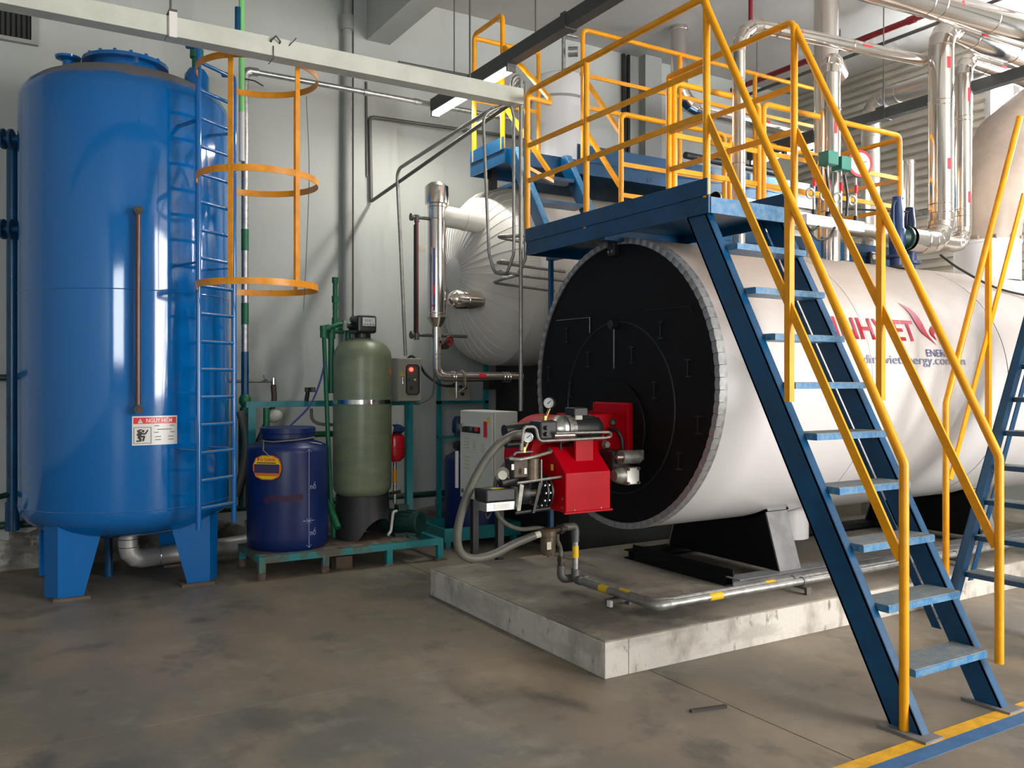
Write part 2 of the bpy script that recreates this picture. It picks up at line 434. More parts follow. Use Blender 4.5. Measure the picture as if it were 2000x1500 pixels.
for (x0, x1, z0, z1) in ((-4, -3.4, 0, CZ), (-3.4, -1.2, 0, 1.0), (-3.4, -1.2, 3.8, CZ), (-1.2, 4.85, 0, CZ), (4.85, 8.95, 5.1, CZ), (8.95, WX, 0, CZ)):
    MB().box(x0, x1, -3.8, -3.6, z0, z1).build('wall_panel', 'wall_paint', wf, smooth=0)

# end wall: corrugated sheet siding on a low wall, with a window strip
we = setting('wall_right', (WX, 3.0, 0), 'cream horizontally corrugated metal siding of the end wall')
MB().box(WX, WX + 0.1, -3.6, 3.0, 0, CZ).build('wall_panel', 'blue_grey_wall', we, smooth=0)
def siding_sheet(y0, y1, z0, z1):
    n = int(round((z1 - z0) / 0.098)); m = MB(); prof = []
    for k in range(n):
        a = z0 + (z1 - z0) * k / n; p = (z1 - z0) / n
        prof += [(WX, a), (WX, a + p * 0.30), (WX - 0.045, a + p * 0.45), (WX - 0.045, a + p * 0.92)]
    prof.append((WX, z1))
    vs = []; fs = []
    for (xx, zz) in prof: vs += [(xx, y0, zz), (xx, y1, zz)]
    for k in range(len(prof) - 1): fs.append((2 * k, 2 * k + 1, 2 * k + 3, 2 * k + 2))
    m.add(vs, fs).build('siding_sheet', 'siding', we, smooth=0)
for y0, y1 in ((5.40, 6.25), (6.25, 7.10), (7.10, 7.96)): siding_sheet(y0, y1 + 0.004, 0.9, CZ)
for y0, y1 in ((3.0, 3.8), (3.8, 4.6), (4.6, 5.40)): siding_sheet(y0, y1 + 0.004, 0.9, 3.40)
MB().box(WX, WX + 0.1, 3.0, WY, 0, 0.9).build('base_wall', 'blue_grey_wall', we, smooth=0)
MB().box(WX, WX + 0.1, 3.0, 5.40, 4.85, CZ).build('lintel', 'blue_grey_wall', we, smooth=0)
MB().box(WX + 0.03, WX + 0.1, 5.40, WY, 0.9, CZ).build('backing', 'blue_grey_wall', we, smooth=0)
MB().box(WX + 0.03, WX + 0.1, 3.0, 5.40, 0.9, 3.40).build('backing', 'blue_grey_wall', we, smooth=0)
for z in (2.55, 3.42):
    MB().box(WX - 0.07, WX - 0.03, 3.0, WY, z, z + 0.06).build('girt', 'galvanised', we, smooth=0)
w1 = setting('window_1', (WX, 4.2, 3.4), 'bright high window strip in the siding')
for y in (3.02, 4.18, 5.07, 5.38):
    MB().box(WX - 0.02, WX + 0.05, y - 0.035, y + 0.035, 3.40, 4.85).build('window_frame', 'window_frame', w1, smooth=0)
for z in (3.42, 4.83):
    MB().box(WX - 0.02, WX + 0.05, 3.0, 5.4, z - 0.03, z + 0.03).build('window_frame', 'window_frame', w1, smooth=0)
for y0, y1 in ((3.055, 4.145), (4.215, 5.035), (5.105, 5.345)):
    MB().box(WX + 0.012, WX + 0.018, y0, y1, 3.45, 4.80).build('window_pane', 'pane_glass', w1, smooth=0)

# wall louvre
lv = thing('wall_louver', (0.1, WY, 4.2), 'grey framed ventilation louvre high on the wall above the blue tank', 'louvre')
LX0, LX1, LZ0, LZ1 = -0.35, 0.335, 4.20, 4.75
m = MB(); m.box(LX0, LX1, WY - 0.05, WY, LZ0, LZ0 + 0.03).box(LX0, LX1, WY - 0.05, WY, LZ1 - 0.03, LZ1).box(LX1 - 0.05, LX1, WY - 0.05, WY, LZ0 + 0.03, LZ1 - 0.03).box(LX0, LX0 + 0.05, WY - 0.05, WY, LZ0 + 0.03, LZ1 - 0.03)
m.build('frame', 'louver_frame', lv, smooth=0)
MB().box(LX0 + 0.05, LX1 - 0.05, WY - 0.012, WY - 0.002, LZ0 + 0.03, LZ1 - 0.03).build('backing', 'flat_black', lv, smooth=0)
for k in range(16):
    xx = LX0 + 0.07 + k * 0.0368
    MB().obox((xx, WY - 0.028, (LZ0 + LZ1) / 2), (1, -0.7, 0), (0.7, 1, 0), (0, 0, 1), 0.006, 0.03, LZ1 - LZ0 - 0.07).build('slat', 'louver_dark', lv, smooth=0)

# floor marking
tag(MB().box(-1.0, 9.0, 2.163, 2.232, 0.0, 0.002).build('floor_marking', 'line_yellow', smooth=0), 'yellow painted line on the floor at the foot of the blue stair', 'floor marking')
tag(MB().box(-1.0, 9.0, 2.088, 2.163, 0.0, 0.002).build('floor_marking', 'line_blue', smooth=0), 'blue painted line on the floor along the yellow one', 'floor marking')

# downpipe on the back wall
dp = thing('downpipe', (2.93, WY - 0.06, 0), 'grey plastic downpipe running up the wall behind the green vessel', 'pipe')
MB().cyl((2.93, WY - 0.055, 0.0), (2.93, WY - 0.055, 4.86), 0.046, n=20).build('pipe', 'blue_grey_wall', dp)
MB().cyl((2.93, WY - 0.055, 4.86), (2.93, WY - 0.055, 5.0), 0.062, n=20).build('socket', 'blue_grey_wall', dp)
MB().cyl((2.93, WY - 0.055, 5.0), (2.93, WY - 0.055, CZ), 0.046, n=20).build('pipe', 'blue_grey_wall', dp)
# column at the back wall behind the walkway
tag(MB().box(6.55, 6.80, WY - 0.12, WY, 0.0, CZ - 0.001).build('wall_column', 'blue_grey_wall', smooth=0), 'grey column on the back wall behind the upper walkway', 'column')

# ================================================================ concrete slab under the boiler
sl = thing('equipment_slab', (5.9, 4.49, 0), 'raised concrete slab with whitewashed sides under the boiler', 'slab')
SX0, SX1, SY0, SY1, SZ = 2.65, 9.0, 3.485, 5.50, 0.19
rn = random.Random(5)
def rag(a, b, n): return [a + (b - a) * k / n for k in range(n + 1)]
mt = MB(); top = []
mt.box(SX0 + 0.012, SX1, SY0 + 0.012, SY1, 0, SZ - 0.004).build('slab_core', 'slab_top', sl, smooth=0)
MB().box(SX0 + 0.004, SX1, SY0 + 0.004, SY1, SZ - 0.02, SZ).build('slab_top', 'slab_top', sl, smooth=0, bevel=0.012)
for (x0, x1) in ((SX0, 2.80), (2.803, 5.6), (5.604, SX1)):
    MB().box(x0, x1, SY0, SY0 + 0.012, 0, SZ - 0.008).build('slab_face', 'slab_side', sl, smooth=0, bevel=0.004)
for (y0, y1) in ((SY0 + 0.012, 4.6), (4.603, SY1)):
    MB().box(SX0, SX0 + 0.012, y0, y1, 0, SZ - 0.008).build('slab_face', 'slab_side', sl, smooth=0, bevel=0.004)

# ================================================================ blue water tank
TX, TY, TR = 0.897, 7.12, 0.728
tk = thing('water_tank', (TX, TY, 0), 'tall glossy blue vertical water tank on four legs', 'tank')
def tp(deg, r, z):
    a = math.radians(deg); return (TX + r * math.cos(a), TY + r * math.sin(a), z)
prof = [(0.0, 3.80)]
for k in range(1, 9):
    a = PI / 2 * k / 8; prof.append((TR * math.sin(a) ** 0.85, 3.53 + 0.27 * math.cos(a)))
prof += [(TR, 2.14), (TR, 0.60)]
for k in range(1, 9):
    a = PI / 2 * k / 8; prof.append((TR * math.cos(a) ** 0.75 if k < 8 else 0.0, 0.60 - 0.24 * math.sin(a)))
MB().lathe(prof, (TX, TY, 0), n=96).build('shell', 'tank_blue', tk, smooth=50)
MB().torus((TX, TY, 2.13), (0, 0, 1), TR, 0.004, 96, 6).build('weld_seam', 'tank_blue', tk)
MB().torus((TX, TY, 0.61), (0, 0, 1), TR, 0.004, 96, 6).build('weld_seam', 'tank_blue', tk)
# manhole and nozzle on the head
MB().lathe([(0.235, 3.66), (0.235, 3.855), (0.30, 3.855), (0.30, 3.882), (0.0, 3.895)], (TX - 0.02, TY - 0.05, 0), n=40).build('manhole', 'tank_blue', tk)
bolt_ring(tk, (TX - 0.02, TY - 0.05, 3.886), (0, 0, 1), 0.275, 16, 0.012, 0.03, 'tank_blue')
MB().lathe([(0.04, 3.55), (0.04, 3.865), (0.085, 3.88), (0.09, 3.895), (0.0, 3.90)], (TX - 0.40, TY + 0.05, 0), n=24).build('nozzle', 'tank_blue', tk)
MB().lathe([(0.09, 3.45), (0.09, 3.80), (0.06, 3.85), (0.0, 3.86)], (TX + 0.44, TY - 0.30, 0), n=24).build('nozzle', 'tank_blue', tk)
MB().lathe([(0.035, 3.84), (0.035, 3.93), (0.05, 3.94), (0.05, 4.0), (0.032, 4.02), (0.032, 4.12), (0.0, 4.14)], (TX + 0.44, TY - 0.30, 0), n=16).build('relief_valve', 'green_pipe', tk, label='small green valve on the tank top')
# legs: folded plates
for sx, sy in ((-1, -1), (1, -1), (-1, 1), (1, 1)):
    cx, cy = TX + sx * 0.50, TY + sy * 0.47
    t = 0.012
    m = MB()
    m.prism([(cx, cy, 0.02), (cx - sx * 0.16, cy, 0.02), (cx - sx * 0.30, cy, 0.56), (cx, cy, 0.56)], (0, -sy * t, 0))
    m.prism([(cx, cy, 0.02), (cx + sx * 0.075, cy - sy * 0.10, 0.02), (cx + sx * 0.08, cy - sy * 0.11, 0.56), (cx, cy, 0.56)], (-sx * t, -sy * t * 0.6, 0))
    m.build('leg', 'tank_blue', tk, smooth=0)
    MB().box(cx - sx * 0.2 if sx > 0 else cx - 0.03, cx + 0.03 if sx > 0 else cx + 0.2, cy - sy * 0.18 if sy > 0 else cy - 0.03, cy + 0.03 if sy > 0 else cy + 0.18, 0.0, 0.02).build('foot_plate', 'rusty', tk, smooth=0)
# sight glass
SA = -92.5
gg = MB().tube([tp(SA, TR + 0.055, 1.34), tp(SA, TR + 0.055, 2.66)], 0.018, n=16).build('sight_glass', 'glass_tube', tk, label='brown level tube in front of the shell')
for z in (1.31, 2.66):
    MB().cyl(tp(SA, TR - 0.01, z), tp(SA, TR + 0.085, z), 0.016, n=12).build('gauge_cock', 'bronze_dark', tk)
    MB().cyl(tp(SA, TR + 0.03, z), tp(SA, TR + 0.08, z), 0.030, n=8).build('gauge_nut', 'bronze_dark', tk)
# danger sign, bent round the shell
S0, S1, SZ0, SZ1 = -95.2, -71.6, 1.062, 1.262
SW = math.radians(S1 - S0) * TR
def sgn(x, y, lift=0.004): return V(tp(S0 + math.degrees(x / TR), TR + lift, SZ0 + y))
def sign_patch(x0, x1, y0, y1, lift, name, material, parent):
    n = 10; m = MB(); vs = []; fs = []
    for k in range(n + 1):
        xx = x0 + (x1 - x0) * k / n
        vs += [sgn(xx, y0, lift), sgn(xx, y1, lift), sgn(xx, y0, lift - 0.002), sgn(xx, y1, lift - 0.002)]
    for k in range(n):
        a, b = 4 * k, 4 * k + 4
        fs += [(a, b, b + 1, a + 1), (a + 2, a + 3, b + 3, b + 2), (a + 1, b + 1, b + 3, a + 3), (a, a + 2, b + 2, b)]
    fs += [(0, 1, 3, 2), (4 * n, 4 * n + 2, 4 * n + 3, 4 * n + 1)]
    return m.add(vs, fs).build(name, material, parent, smooth=40)
sg = sign_patch(0, SW, 0, 0.2, 0.004, 'danger_sign', 'sign_white', tk); sg['label'] = 'red and white danger notice with a falling figure'
sign_patch(0.008, SW - 0.008, 0.147, 0.190, 0.0048, 'sign_header', 'sign_red', sg)
lettering('NGUY HIỂM', 0.040, lambda x, y: sgn(0.088 + x, 0.155 + y, 0.0066), 'lettering', 'sign_white', sg, squeeze=0.80, bold=0.0008)
def sign_poly(pts, material, lift=0.0062, name='pictogram'):
    MB().add([sgn(a, b, lift) for a, b in pts], [tuple(range(len(pts)))]).build(name, material, sg, smooth=0)
sign_poly([(0.035, 0.152), (0.068, 0.152), (0.0515, 0.184)], 'sign_white')
sign_poly([(0.050, 0.158), (0.053, 0.158), (0.053, 0.174), (0.050, 0.174)], 'sign_red', 0.0068)
for (a, b, c, d) in ((0.010, 0.122, 0.012, 0.015), (0.010, 0.122, 0.122, 0.125), (0.010, 0.013, 0.012, 0.125), (0.119, 0.122, 0.012, 0.125)):
    sign_poly([(a, c), (b, c), (b, d), (a, d)], 'ink', name='frame_line')
def stroke(a, b, w):
    ax, ay = a; bx, by = b; l = math.hypot(bx - ax, by - ay); nx, ny = -(by - ay) / l * w / 2, (bx - ax) / l * w / 2
    sign_poly([(ax + nx, ay + ny), (ax - nx, ay - ny), (bx - nx, by - ny), (bx + nx, by + ny)], 'ink')
sign_poly([(0.069 + 0.009 * math.cos(2 * PI * k / 10), 0.097 + 0.009 * math.sin(2 * PI * k / 10)) for k in range(10)], 'ink')
stroke((0.036, 0.064), (0.060, 0.090), 0.026); stroke((0.032, 0.098), (0.060, 0.108), 0.010); stroke((0.036, 0.095), (0.054, 0.083), 0.011)
stroke((0.052, 0.080), (0.086, 0.078), 0.011); stroke((0.082, 0.076), (0.100, 0.104), 0.010)
stroke((0.038, 0.060), (0.056, 0.036), 0.016); stroke((0.026, 0.029), (0.060, 0.031), 0.010); stroke((0.050, 0.060), (0.080, 0.060), 0.013); stroke((0.078, 0.062), (0.068, 0.028), 0.012)
for k, (t, w, yy) in enumerate((('KHÔNG ĐƯỢC', 0.135, 0.128), ('TRÈO LÊN', 0.10, 0.103), ('', 0.14, 0.083), ('', 0.125, 0.053), ('', 0.125, 0.032))):
    xs = 0.138 + (0.145 - w) / 2
    sign_poly([(xs, yy), (xs + w, yy), (xs + w, yy + 0.007), (xs, yy + 0.007)], 'ink_grey', name='text_line')

# side nozzles and overflow pipe on the left
for z in (3.30, 2.63):
    c = (0.189, 7.385, 1.500)
    q = (0.078, 7.452, 1.500)
    a = V((c[0] + 0.05, c[1], z)); b = V((q[0], q[1], z)); d = (b - a).normalized()
    MB().cyl(a, b, 0.022, n=12).build('side_nozzle', 'blue', tk)
    for t in (0.045, -0.012): MB().cyl(b - d * (0.03 + t), b - d * (0.012 + t), 0.075, n=20).build('flange', 'blue', tk)
P1 = V((0.148, 7.643, 1.500))
MB().tube([(P1.x + 0.14, P1.y, 3.36), (P1.x, P1.y, 3.36), (P1.x, P1.y, 0.47)], 0.040, bend=0.10, seg=8, n=20).build('overflow_pipe', 'blue', tk)
MB().cyl((P1.x, P1.y, 0.36), (P1.x, P1.y, 0.58), 0.050, n=20).build('overflow_socket', 'blue', tk)

# ladder with cage
LA = V((1.229, 6.207, 0)); LB = V((1.517, 6.420, 0))
LC = (LA + LB) / 2; LT = (LB - LA).normalized(); LN = V((LT.y, -LT.x, 0))
for nm, p, zt in (('a', LA, 3.80), ('b', LB, 3.72)):
    MB().tube([(p.x, p.y, 0.48), (p.x, p.y, zt), (p.x - LN.x * 0.10, p.y - LN.y * 0.10, zt + 0.02)], 0.019, bend=0.05, seg=5, n=12).build('ladder_rail', 'tank_blue', tk)
for k in range(17):
    z = 0.62 + k * 0.1925
    MB().cyl(LA + V((0, 0, z)), LB + V((0, 0, z)), 0.0125, n=10).build('ladder_rung', 'tank_blue', tk)
for z in (1.02, 2.32, 3.30):
    for p in (LA, LB):
        dirv = V((TX - p.x, TY - p.y, 0)); l = dirv.length - TR + 0.01; dirv.normalize()
        MB().bar(p + V((0, 0, z)), p + dirv * l + V((0, 0, z)), 0.04, 0.008).build('ladder_bracket', 'tank_blue', tk, smooth=0)
CC = LC + LN * 0.36; CR = 0.402
def hoop(z):
    a0 = math.atan2(LA.y - CC.y, LA.x - CC.x); a1 = math.atan2(LB.y - CC.y, LB.x - CC.x)
    if a1 < a0: a1 += 2 * PI
    # go the long way round from LA to LB
    if a1 - a0 < PI: a1, a0 = a0 + 2 * PI, a1
    rA = (LA - CC).length; n = 40; m = MB(); vs = []; fs = []
    for k in range(n + 1):
        t = k / n; a = a0 + (a1 - a0) * t
        e = abs(2 * t - 1); r = CR + (rA - CR) * max(0, (e - 0.8) / 0.2)
        for dr, dz in ((0, -0.022), (0.005, -0.022), (0.005, 0.022), (0, 0.022)):
            vs.append((CC.x + (r + dr) * math.cos(a), CC.y + (r + dr) * math.sin(a), z + dz))
    for k in range(n):
        for j in range(4): fs.append((4 * k + j, 4 * k + (j + 1) % 4, 4 * k + 4 + (j + 1) % 4, 4 * k + 4 + j))
    return m.add(vs, fs).build('cage_hoop', 'orange_yellow', tk, smooth=40)
for z in (3.61, 2.88, 2.15): hoop(z)
for px in (100, 170, 262):
    a = math.atan2(LN.y, LN.x) + math.radians({100: -76, 170: -13, 262: 88}[px])
    p = CC + V((math.cos(a), math.sin(a), 0)) * (CR + 0.004); d = V((math.cos(a), math.sin(a), 0))
    MB().obox(p + V((0, 0, 2.88)), V((-d.y, d.x, 0)), d, (0, 0, 1), 0.036, 0.005, 1.50).build('cage_strap', 'orange_yellow', tk, smooth=0)

# insulated drain pipe from the bottom of the tank
dr = thing('drain_pipe', (TX, TY, 0), 'silver clad drain pipe with an elbow under the blue tank', 'pipe')
E0 = V((0.903, 7.164, 0.270))
MB().tube([(E0.x, E0.y, 0.40), (E0.x, E0.y, 0.135), (E0.x + 1.35, E0.y + 0.35, 0.135)], 0.072, bend=0.11, seg=3, n=24).build('pipe', 'cladding_soft', dr, smooth=16)
for z in (0.30, 0.24): MB().torus((E0.x, E0.y, z), (0, 0, 1), 0.072, 0.003, 24, 6).build('band', 'cladding', dr)
MB().torus((E0.x + 0.22, E0.y + 0.057, 0.135), (1.35, 0.35, 0), 0.072, 0.003, 24, 6).build('band', 'cladding', dr)
tag(MB().tube([(E0.x - 0.12, E0.y + 0.15, 0.0), (E0.x - 0.12, E0.y + 0.15, 0.43)], 0.03, n=14).build('tank_support_pipe', 'blue'), 'short dark blue standpipe under the middle of the blue tank', 'pipe')

# wall pipes to the left of the tank
for i, (a, b, r, lab) in enumerate((
        ((-0.8, WY - 0.10, 1.53), (1.2, WY - 0.10, 1.53), 0.026, 'dark green pipe along the wall left of the blue tank at mid height'),
        ((-0.129, 7.500, 0.598), (0.273, 7.700, 0.663), 0.022, 'thin dark pipe sloping behind the overflow pipe of the blue tank'),
        ((-0.8, WY - 0.09, 0.37), (5.2, WY - 0.09, 0.37), 0.030, 'lowest dark green pipe along the foot of the back wall'))):
    tag(MB().cyl(a, b, r, n=14).build('wall_pipe', 'dark_green'), lab, 'pipe')

# galvanised line and green line right of the ladder
gp = thing('galvanised_pipe', (1.83, 7.35, 0), 'galvanised pipe rising beside the tank ladder and turning along the wall', 'pipe')
GX, GY = 1.84, 7.40
MB().tube([(GX, GY, 1.62), (GX, GY, 4.09), (GX + 0.08, GY + 0.0, 4.12)], 0.030, bend=0.03, seg=4, n=16).build('pipe', 'galvanised', gp)
MB().cyl((GX + 0.05, GY, 4.12), (4.55, GY, 4.12), 0.024, n=14).build('pipe', 'galvanised', gp)
MB().tube([(GX, GY, 4.02), (GX, GY, 4.12), (GX + 0.11, GY, 4.12)], 0.036, bend=0.05, seg=5, n=16).build('elbow', 'galvanised', gp)
for xx in (2.9, 3.4): MB().cyl((xx, GY, 4.12), (xx + 0.05, GY, 4.12), 0.029, n=14).build('coupling', 'galvanised', gp)
for (z0, z1, mm) in ((2.60, 2.78, 'green_pipe'), (1.98, 2.16, 'green_pipe'), (1.58, 1.75, 'blue')):
    MB().cyl((GX, GY, z0), (GX, GY, z1), 0.0315, n=16).build('pipe_sleeve', mm, gp)
MB().lathe([(0.033, 0), (0.045, 0.01), (0.045, 0.06), (0.030, 0.07), (0.05, 0.10), (0.05, 0.14), (0.033, 0.17)], (GX, GY, 1.22), n=18).build('check_valve', 'green_pipe', gp)
MB().cyl((GX, GY, 1.37), (GX, GY, 1.62), 0.032, n=16).build('pipe_union', 'blue', gp)
MB().cyl((GX, GY, 0.45), (GX, GY, 1.23), 0.055, n=16).build('pipe_riser', 'dark_green', gp)
MB().tube([(GX - 0.2, GY, 1.50), (GX + 0.22, GY, 1.50), (GX + 0.24, GY, 1.47)], 0.012, n=10).build('branch', 'dark_conduit', gp)
MB().cyl((GX + 0.17, GY - 0.03, 1.51), (GX + 0.17, GY + 0.03, 1.55), 0.014, n=8).build('tap', 'galvanised', gp)
hb = thing('brown_hose', (GX + 0.24, GY, 0.9), 'brown hose hanging from the tap beside the tank ladder', 'hose')
MB().sweep(smooth_curve([(GX + 0.24, GY, 1.47), (GX + 0.23, GY - 0.03, 1.30), (GX + 0.12, GY - 0.06, 1.05), (GX + 0.02, GY - 0.1, 0.85), (GX, GY - 0.12, 0.55)]), 0.024, 12).build('hose', 'hose_brown', hb)
MB().cyl((GX + 0.24, GY, 1.42), (GX + 0.24, GY, 1.53), 0.017, n=10).build('connector', 'chrome', hb)
tag(MB().sweep(smooth_curve([(GX - 0.06, GY - 0.08, 1.25), (GX - 0.02, GY - 0.12, 1.05), (GX - 0.04, GY - 0.12, 0.80), (GX - 0.10, GY - 0.1, 0.55)]), 0.035, 12).build('grey_hose', 'hose_grey'), 'thick grey hose hanging behind the right ladder rail', 'hose')
vp = thing('vent_pipe', (1.78, 7.30, 3.4), 'bright green vent pipe with a blue end above the ladder cage', 'pipe')
gq = V((1.764, 7.200, 3.907))
MB().cyl((gq.x, gq.y, 3.70), (gq.x, gq.y, CZ), 0.024, n=14).build('pipe', 'light_green_pipe', vp)
MB().cyl((gq.x, gq.y, 3.30), (gq.x, gq.y, 3.70), 0.024, n=14).build('pipe', 'pipe_white', vp)
MB().cyl((gq.x - 0.03, gq.y, 4.35), (gq.x - 0.03, gq.y, 4.55), 0.026, n=14).build('blue_sleeve', 'blue', vp)
for z in (3.98, 4.22): MB().tube([(gq.x, gq.y, z), (gq.x + 0.1, gq.y - 0.02, z - 0.01), (gq.x + 0.17, gq.y - 0.02, z - 0.04)], 0.006, n=6).build('tie_wire', 'hose_black', vp)

# ================================================================ softener skid
sk = thing('softener_skid', (2.5, 6.8, 0), 'low teal steel skid frame, rusty at its left end, under the green vessel', 'skid frame')
KZ = 0.178
def rect_bar(p, q, w, h, name, material, parent): return MB().bar(p, q, w, h).build(name, material, parent, smooth=0)
for y in (6.56, 7.16):
    MB().box(1.73, 2.62, y - 0.025, y + 0.025, KZ - 0.05, KZ).build('long_beam', 'teal_rusty', sk, smooth=0)
    MB().box(2.62, 3.27, y - 0.025, y + 0.025, KZ - 0.05, KZ).build('long_beam', 'teal', sk, smooth=0)
for x in (1.755, 2.25, 2.42, 2.80, 3.245):
    MB().box(x - 0.025, x + 0.025, 6.585, 7.135, KZ - 0.05, KZ).build('cross_beam', 'teal_rusty' if x < 2.6 else 'teal', sk, smooth=0)
for i, x in enumerate((1.755, 2.25, 2.785, 3.245)):
    for y in (6.56, 7.16):
        old = i < 2
        if old:
            MB().box(x - 0.025, x + 0.025, y - 0.025, y + 0.025, 0.06, KZ - 0.05).build('leg', 'teal_rusty', sk, smooth=0)
            MB().lathe([(0.030, 0.0), (0.034, 0.02), (0.030, 0.06), (0.0, 0.062)], (x, y, 0), n=12).build('foot', 'rusty', sk)
        else:
            MB().box(x - 0.025, x + 0.025, y - 0.025, y + 0.025, 0.012, KZ - 0.05).build('leg', 'teal', sk, smooth=0)
            MB().box(x - 0.05, x + 0.05, y - 0.05, y + 0.05, 0.0, 0.012).build('foot', 'rusty', sk, smooth=0)
MB().box(2.36, 3.0, 6.60, 7.135, KZ - 0.004, KZ + 0.006).build('deck_plate', 'rusty', sk, smooth=0)
MB().box(1.75, 2.40, 6.60, 7.135, KZ - 0.004, KZ + 0.004).build('deck_plate', 'rusty', sk, smooth=0)
tag(MB().box(2.36, 2.50, 6.62, 6.74, 0.0, 0.10).build('packing_block', 'rusty', smooth=0, bevel=0.008), 'small stone packing block under the skid below the green vessel', 'block')
# pipe rack of teal box section behind the vessels
MB().box(1.80, 3.36, 7.20, 7.25, 1.285, 1.335).build('rack_rail', 'teal', sk, smooth=0)
for x in (1.845, 3.26):
    MB().box(x - 0.03, x + 0.03, 7.19, 7.25, 0.13, 1.285).build('rack_post', 'teal', sk, smooth=0)

# ---------------------------------------------------------------- brine barrel
BX, BY, BR = 2.056, 6.90, 0.317
br = thing('brine_barrel', (BX, BY, KZ), 'dark blue plastic barrel with a lid and a yellow tag on the skid', 'barrel', 'blue plastic barrels')
def barrel(parent, cx, cy, z0, r, h):
    pf = [(0.0, 0.0), (r * 0.93, 0.0), (r * 0.985, 0.03), (r, 0.10), (r, h * 0.5), (r, h - 0.03), (r * 0.985, h), (r * 0.93, h + 0.02), (r * 0.66, h + 0.055), (r * 0.64, h + 0.06), (r * 0.64, h + 0.10), (0, h + 0.10)]
    return MB().lathe(pf, (cx, cy, z0), n=56).build('body', 'barrel_blue', parent, smooth=40)
barrel(br, BX, BY, KZ + 0.006, BR, 0.79)
MB().lathe([(0.206, 1.045), (0.212, 1.05), (0.212, 1.085), (0.218, 1.09), (0.218, 1.128), (0.206, 1.136), (0, 1.142)], (BX, BY, 0), n=48).build('lid', 'barrel_blue', br, smooth=40)
def bp_(deg, z, lift=0.002):
    a = math.radians(deg); return V((BX + (BR + lift) * math.cos(a), BY + (BR + lift) * math.sin(a), z))
VA = -106.6
def chalk(a0, z0, a1, z1, w=0.004):
    n = 6; m = MB(); vs = []; fs = []
    vert = abs(z1 - z0) > math.radians(abs(a1 - a0)) * BR
    for k in range(n + 1):
        t = k / n; a = a0 + (a1 - a0) * t; z = z0 + (z1 - z0) * t; dw = math.degrees(w / BR) / 2
        if vert: vs += [bp_(a - dw, z), bp_(a + dw, z)]
        else: vs += [bp_(a, z - w / 2), bp_(a, z + w / 2)]
    for k in range(n): fs.append((2 * k, 2 * k + 1, 2 * k + 3, 2 * k + 2))
    return m.add(vs, fs).build('chalk_mark', 'chalk', br, smooth=0)
CAa = VA + 30
chalk(CAa, 0.205, CAa, 0.975); chalk(CAa - 9, 0.415, CAa + 9, 0.415)
for da, dz in ((4, 0.02), (4, -0.02), (-4, 0.02), (-4, -0.02)): chalk(CAa, 0.415, CAa + da, 0.415 + dz, 0.003)
for z, s in ((0.205, 1), (0.972, -1)):
    chalk(CAa, z, CAa + 4, z + s * 0.022, 0.003); chalk(CAa, z, CAa - 4, z + s * 0.022, 0.003)
lettering('nổ', 0.06, lambda x, y: bp_(CAa + math.degrees((x + 0.008) / BR), 0.66 + y, 0.002), 'chalk_writing', 'chalk', br, squeeze=0.9)
lettering('nổ', 0.06, lambda x, y: bp_(CAa + math.degrees((x + 0.008) / BR), 0.30 + y, 0.002), 'chalk_writing', 'chalk', br, squeeze=0.9)
for k, (da, w, z) in enumerate(((-34, 0.05, 0.585), (-24, 0.07, 0.60), (-12, 0.08, 0.595), (2, 0.06, 0.60), (12, 0.05, 0.605))):
    n = 5; vs = []; fs = []
    for j in range(n + 1):
        a = VA + da + math.degrees(w / BR) * j / n; vs += [bp_(a, z - 0.022), bp_(a, z + 0.022 + 0.006 * (j % 2))]
    for j in range(n): fs.append((2 * j, 2 * j + 1, 2 * j + 3, 2 * j + 2))
    MB().add(vs, fs).build('faded_print', 'faded_red', br, smooth=0)
# paper tag on a string
tgm = thing('barrel_tag', bp_(VA - 26, 0.75), 'yellow and violet oval brand tag hanging on the blue barrel', 'tag')
ang = math.radians(VA - 26); nrm = V((math.cos(ang), math.sin(ang), 0)); tx = V((-math.sin(ang), math.cos(ang), 0))
tc_ = bp_(VA - 26, 0.84, 0.035)
def tagp(x, y, l=0.0): return tc_ + tx * x + V((0, 0, 1)) * y + nrm * l
def oct_(w, h, c): return [(-w + c, -h), (w - c, -h), (w - c * .3, -h + c * .3), (w, -h + c), (w, h - c), (w - c * .3, h - c * .3), (w - c, h), (-w + c, h), (-w + c * .3, h - c * .3), (-w, h - c), (-w, -h + c), (-w + c * .3, -h + c * .3)]
MB().prism([tagp(a, b, -0.004) for a, b in oct_(0.118, 0.094, 0.075)], nrm * 0.004).build('card', 'tag_orange', tgm, smooth=0)
MB().add([tagp(a, b, 0.001) for a, b in [p for p in oct_(0.110, 0.086, 0.070) if p[1] >= 0.02] + [(-0.109, 0.022), (0.109, 0.022)][::1]], [tuple(range(6))] if False else [tuple(range(len([p for p in oct_(0.110, 0.086, 0.070) if p[1] >= 0.02]) + 2))]).build('yellow_field', 'tag_yellow', tgm, smooth=0)
MB().add([tagp(a, b, 0.001) for a, b in [p for p in oct_(0.110, 0.086, 0.070) if p[1] <= -0.02] ], [tuple(range(len([p for p in oct_(0.110, 0.086, 0.070) if p[1] <= -0.02])))]).build('yellow_field', 'tag_yellow', tgm, smooth=0)
MB().add([tagp(a, b, 0.0015) for a, b in ((-0.105, -0.042), (0.100, -0.042), (0.100, 0.026), (-0.105, 0.026))], [(0, 1, 2, 3)]).build('violet_field', 'tag_violet', tgm, smooth=0)
lettering('ĐẠI THÀNH', 0.036, lambda x, y: tagp(x - 0.078, 0.048 + y, 0.002), 'lettering', 'red_tape', tgm, squeeze=0.74, bold=0.0006)
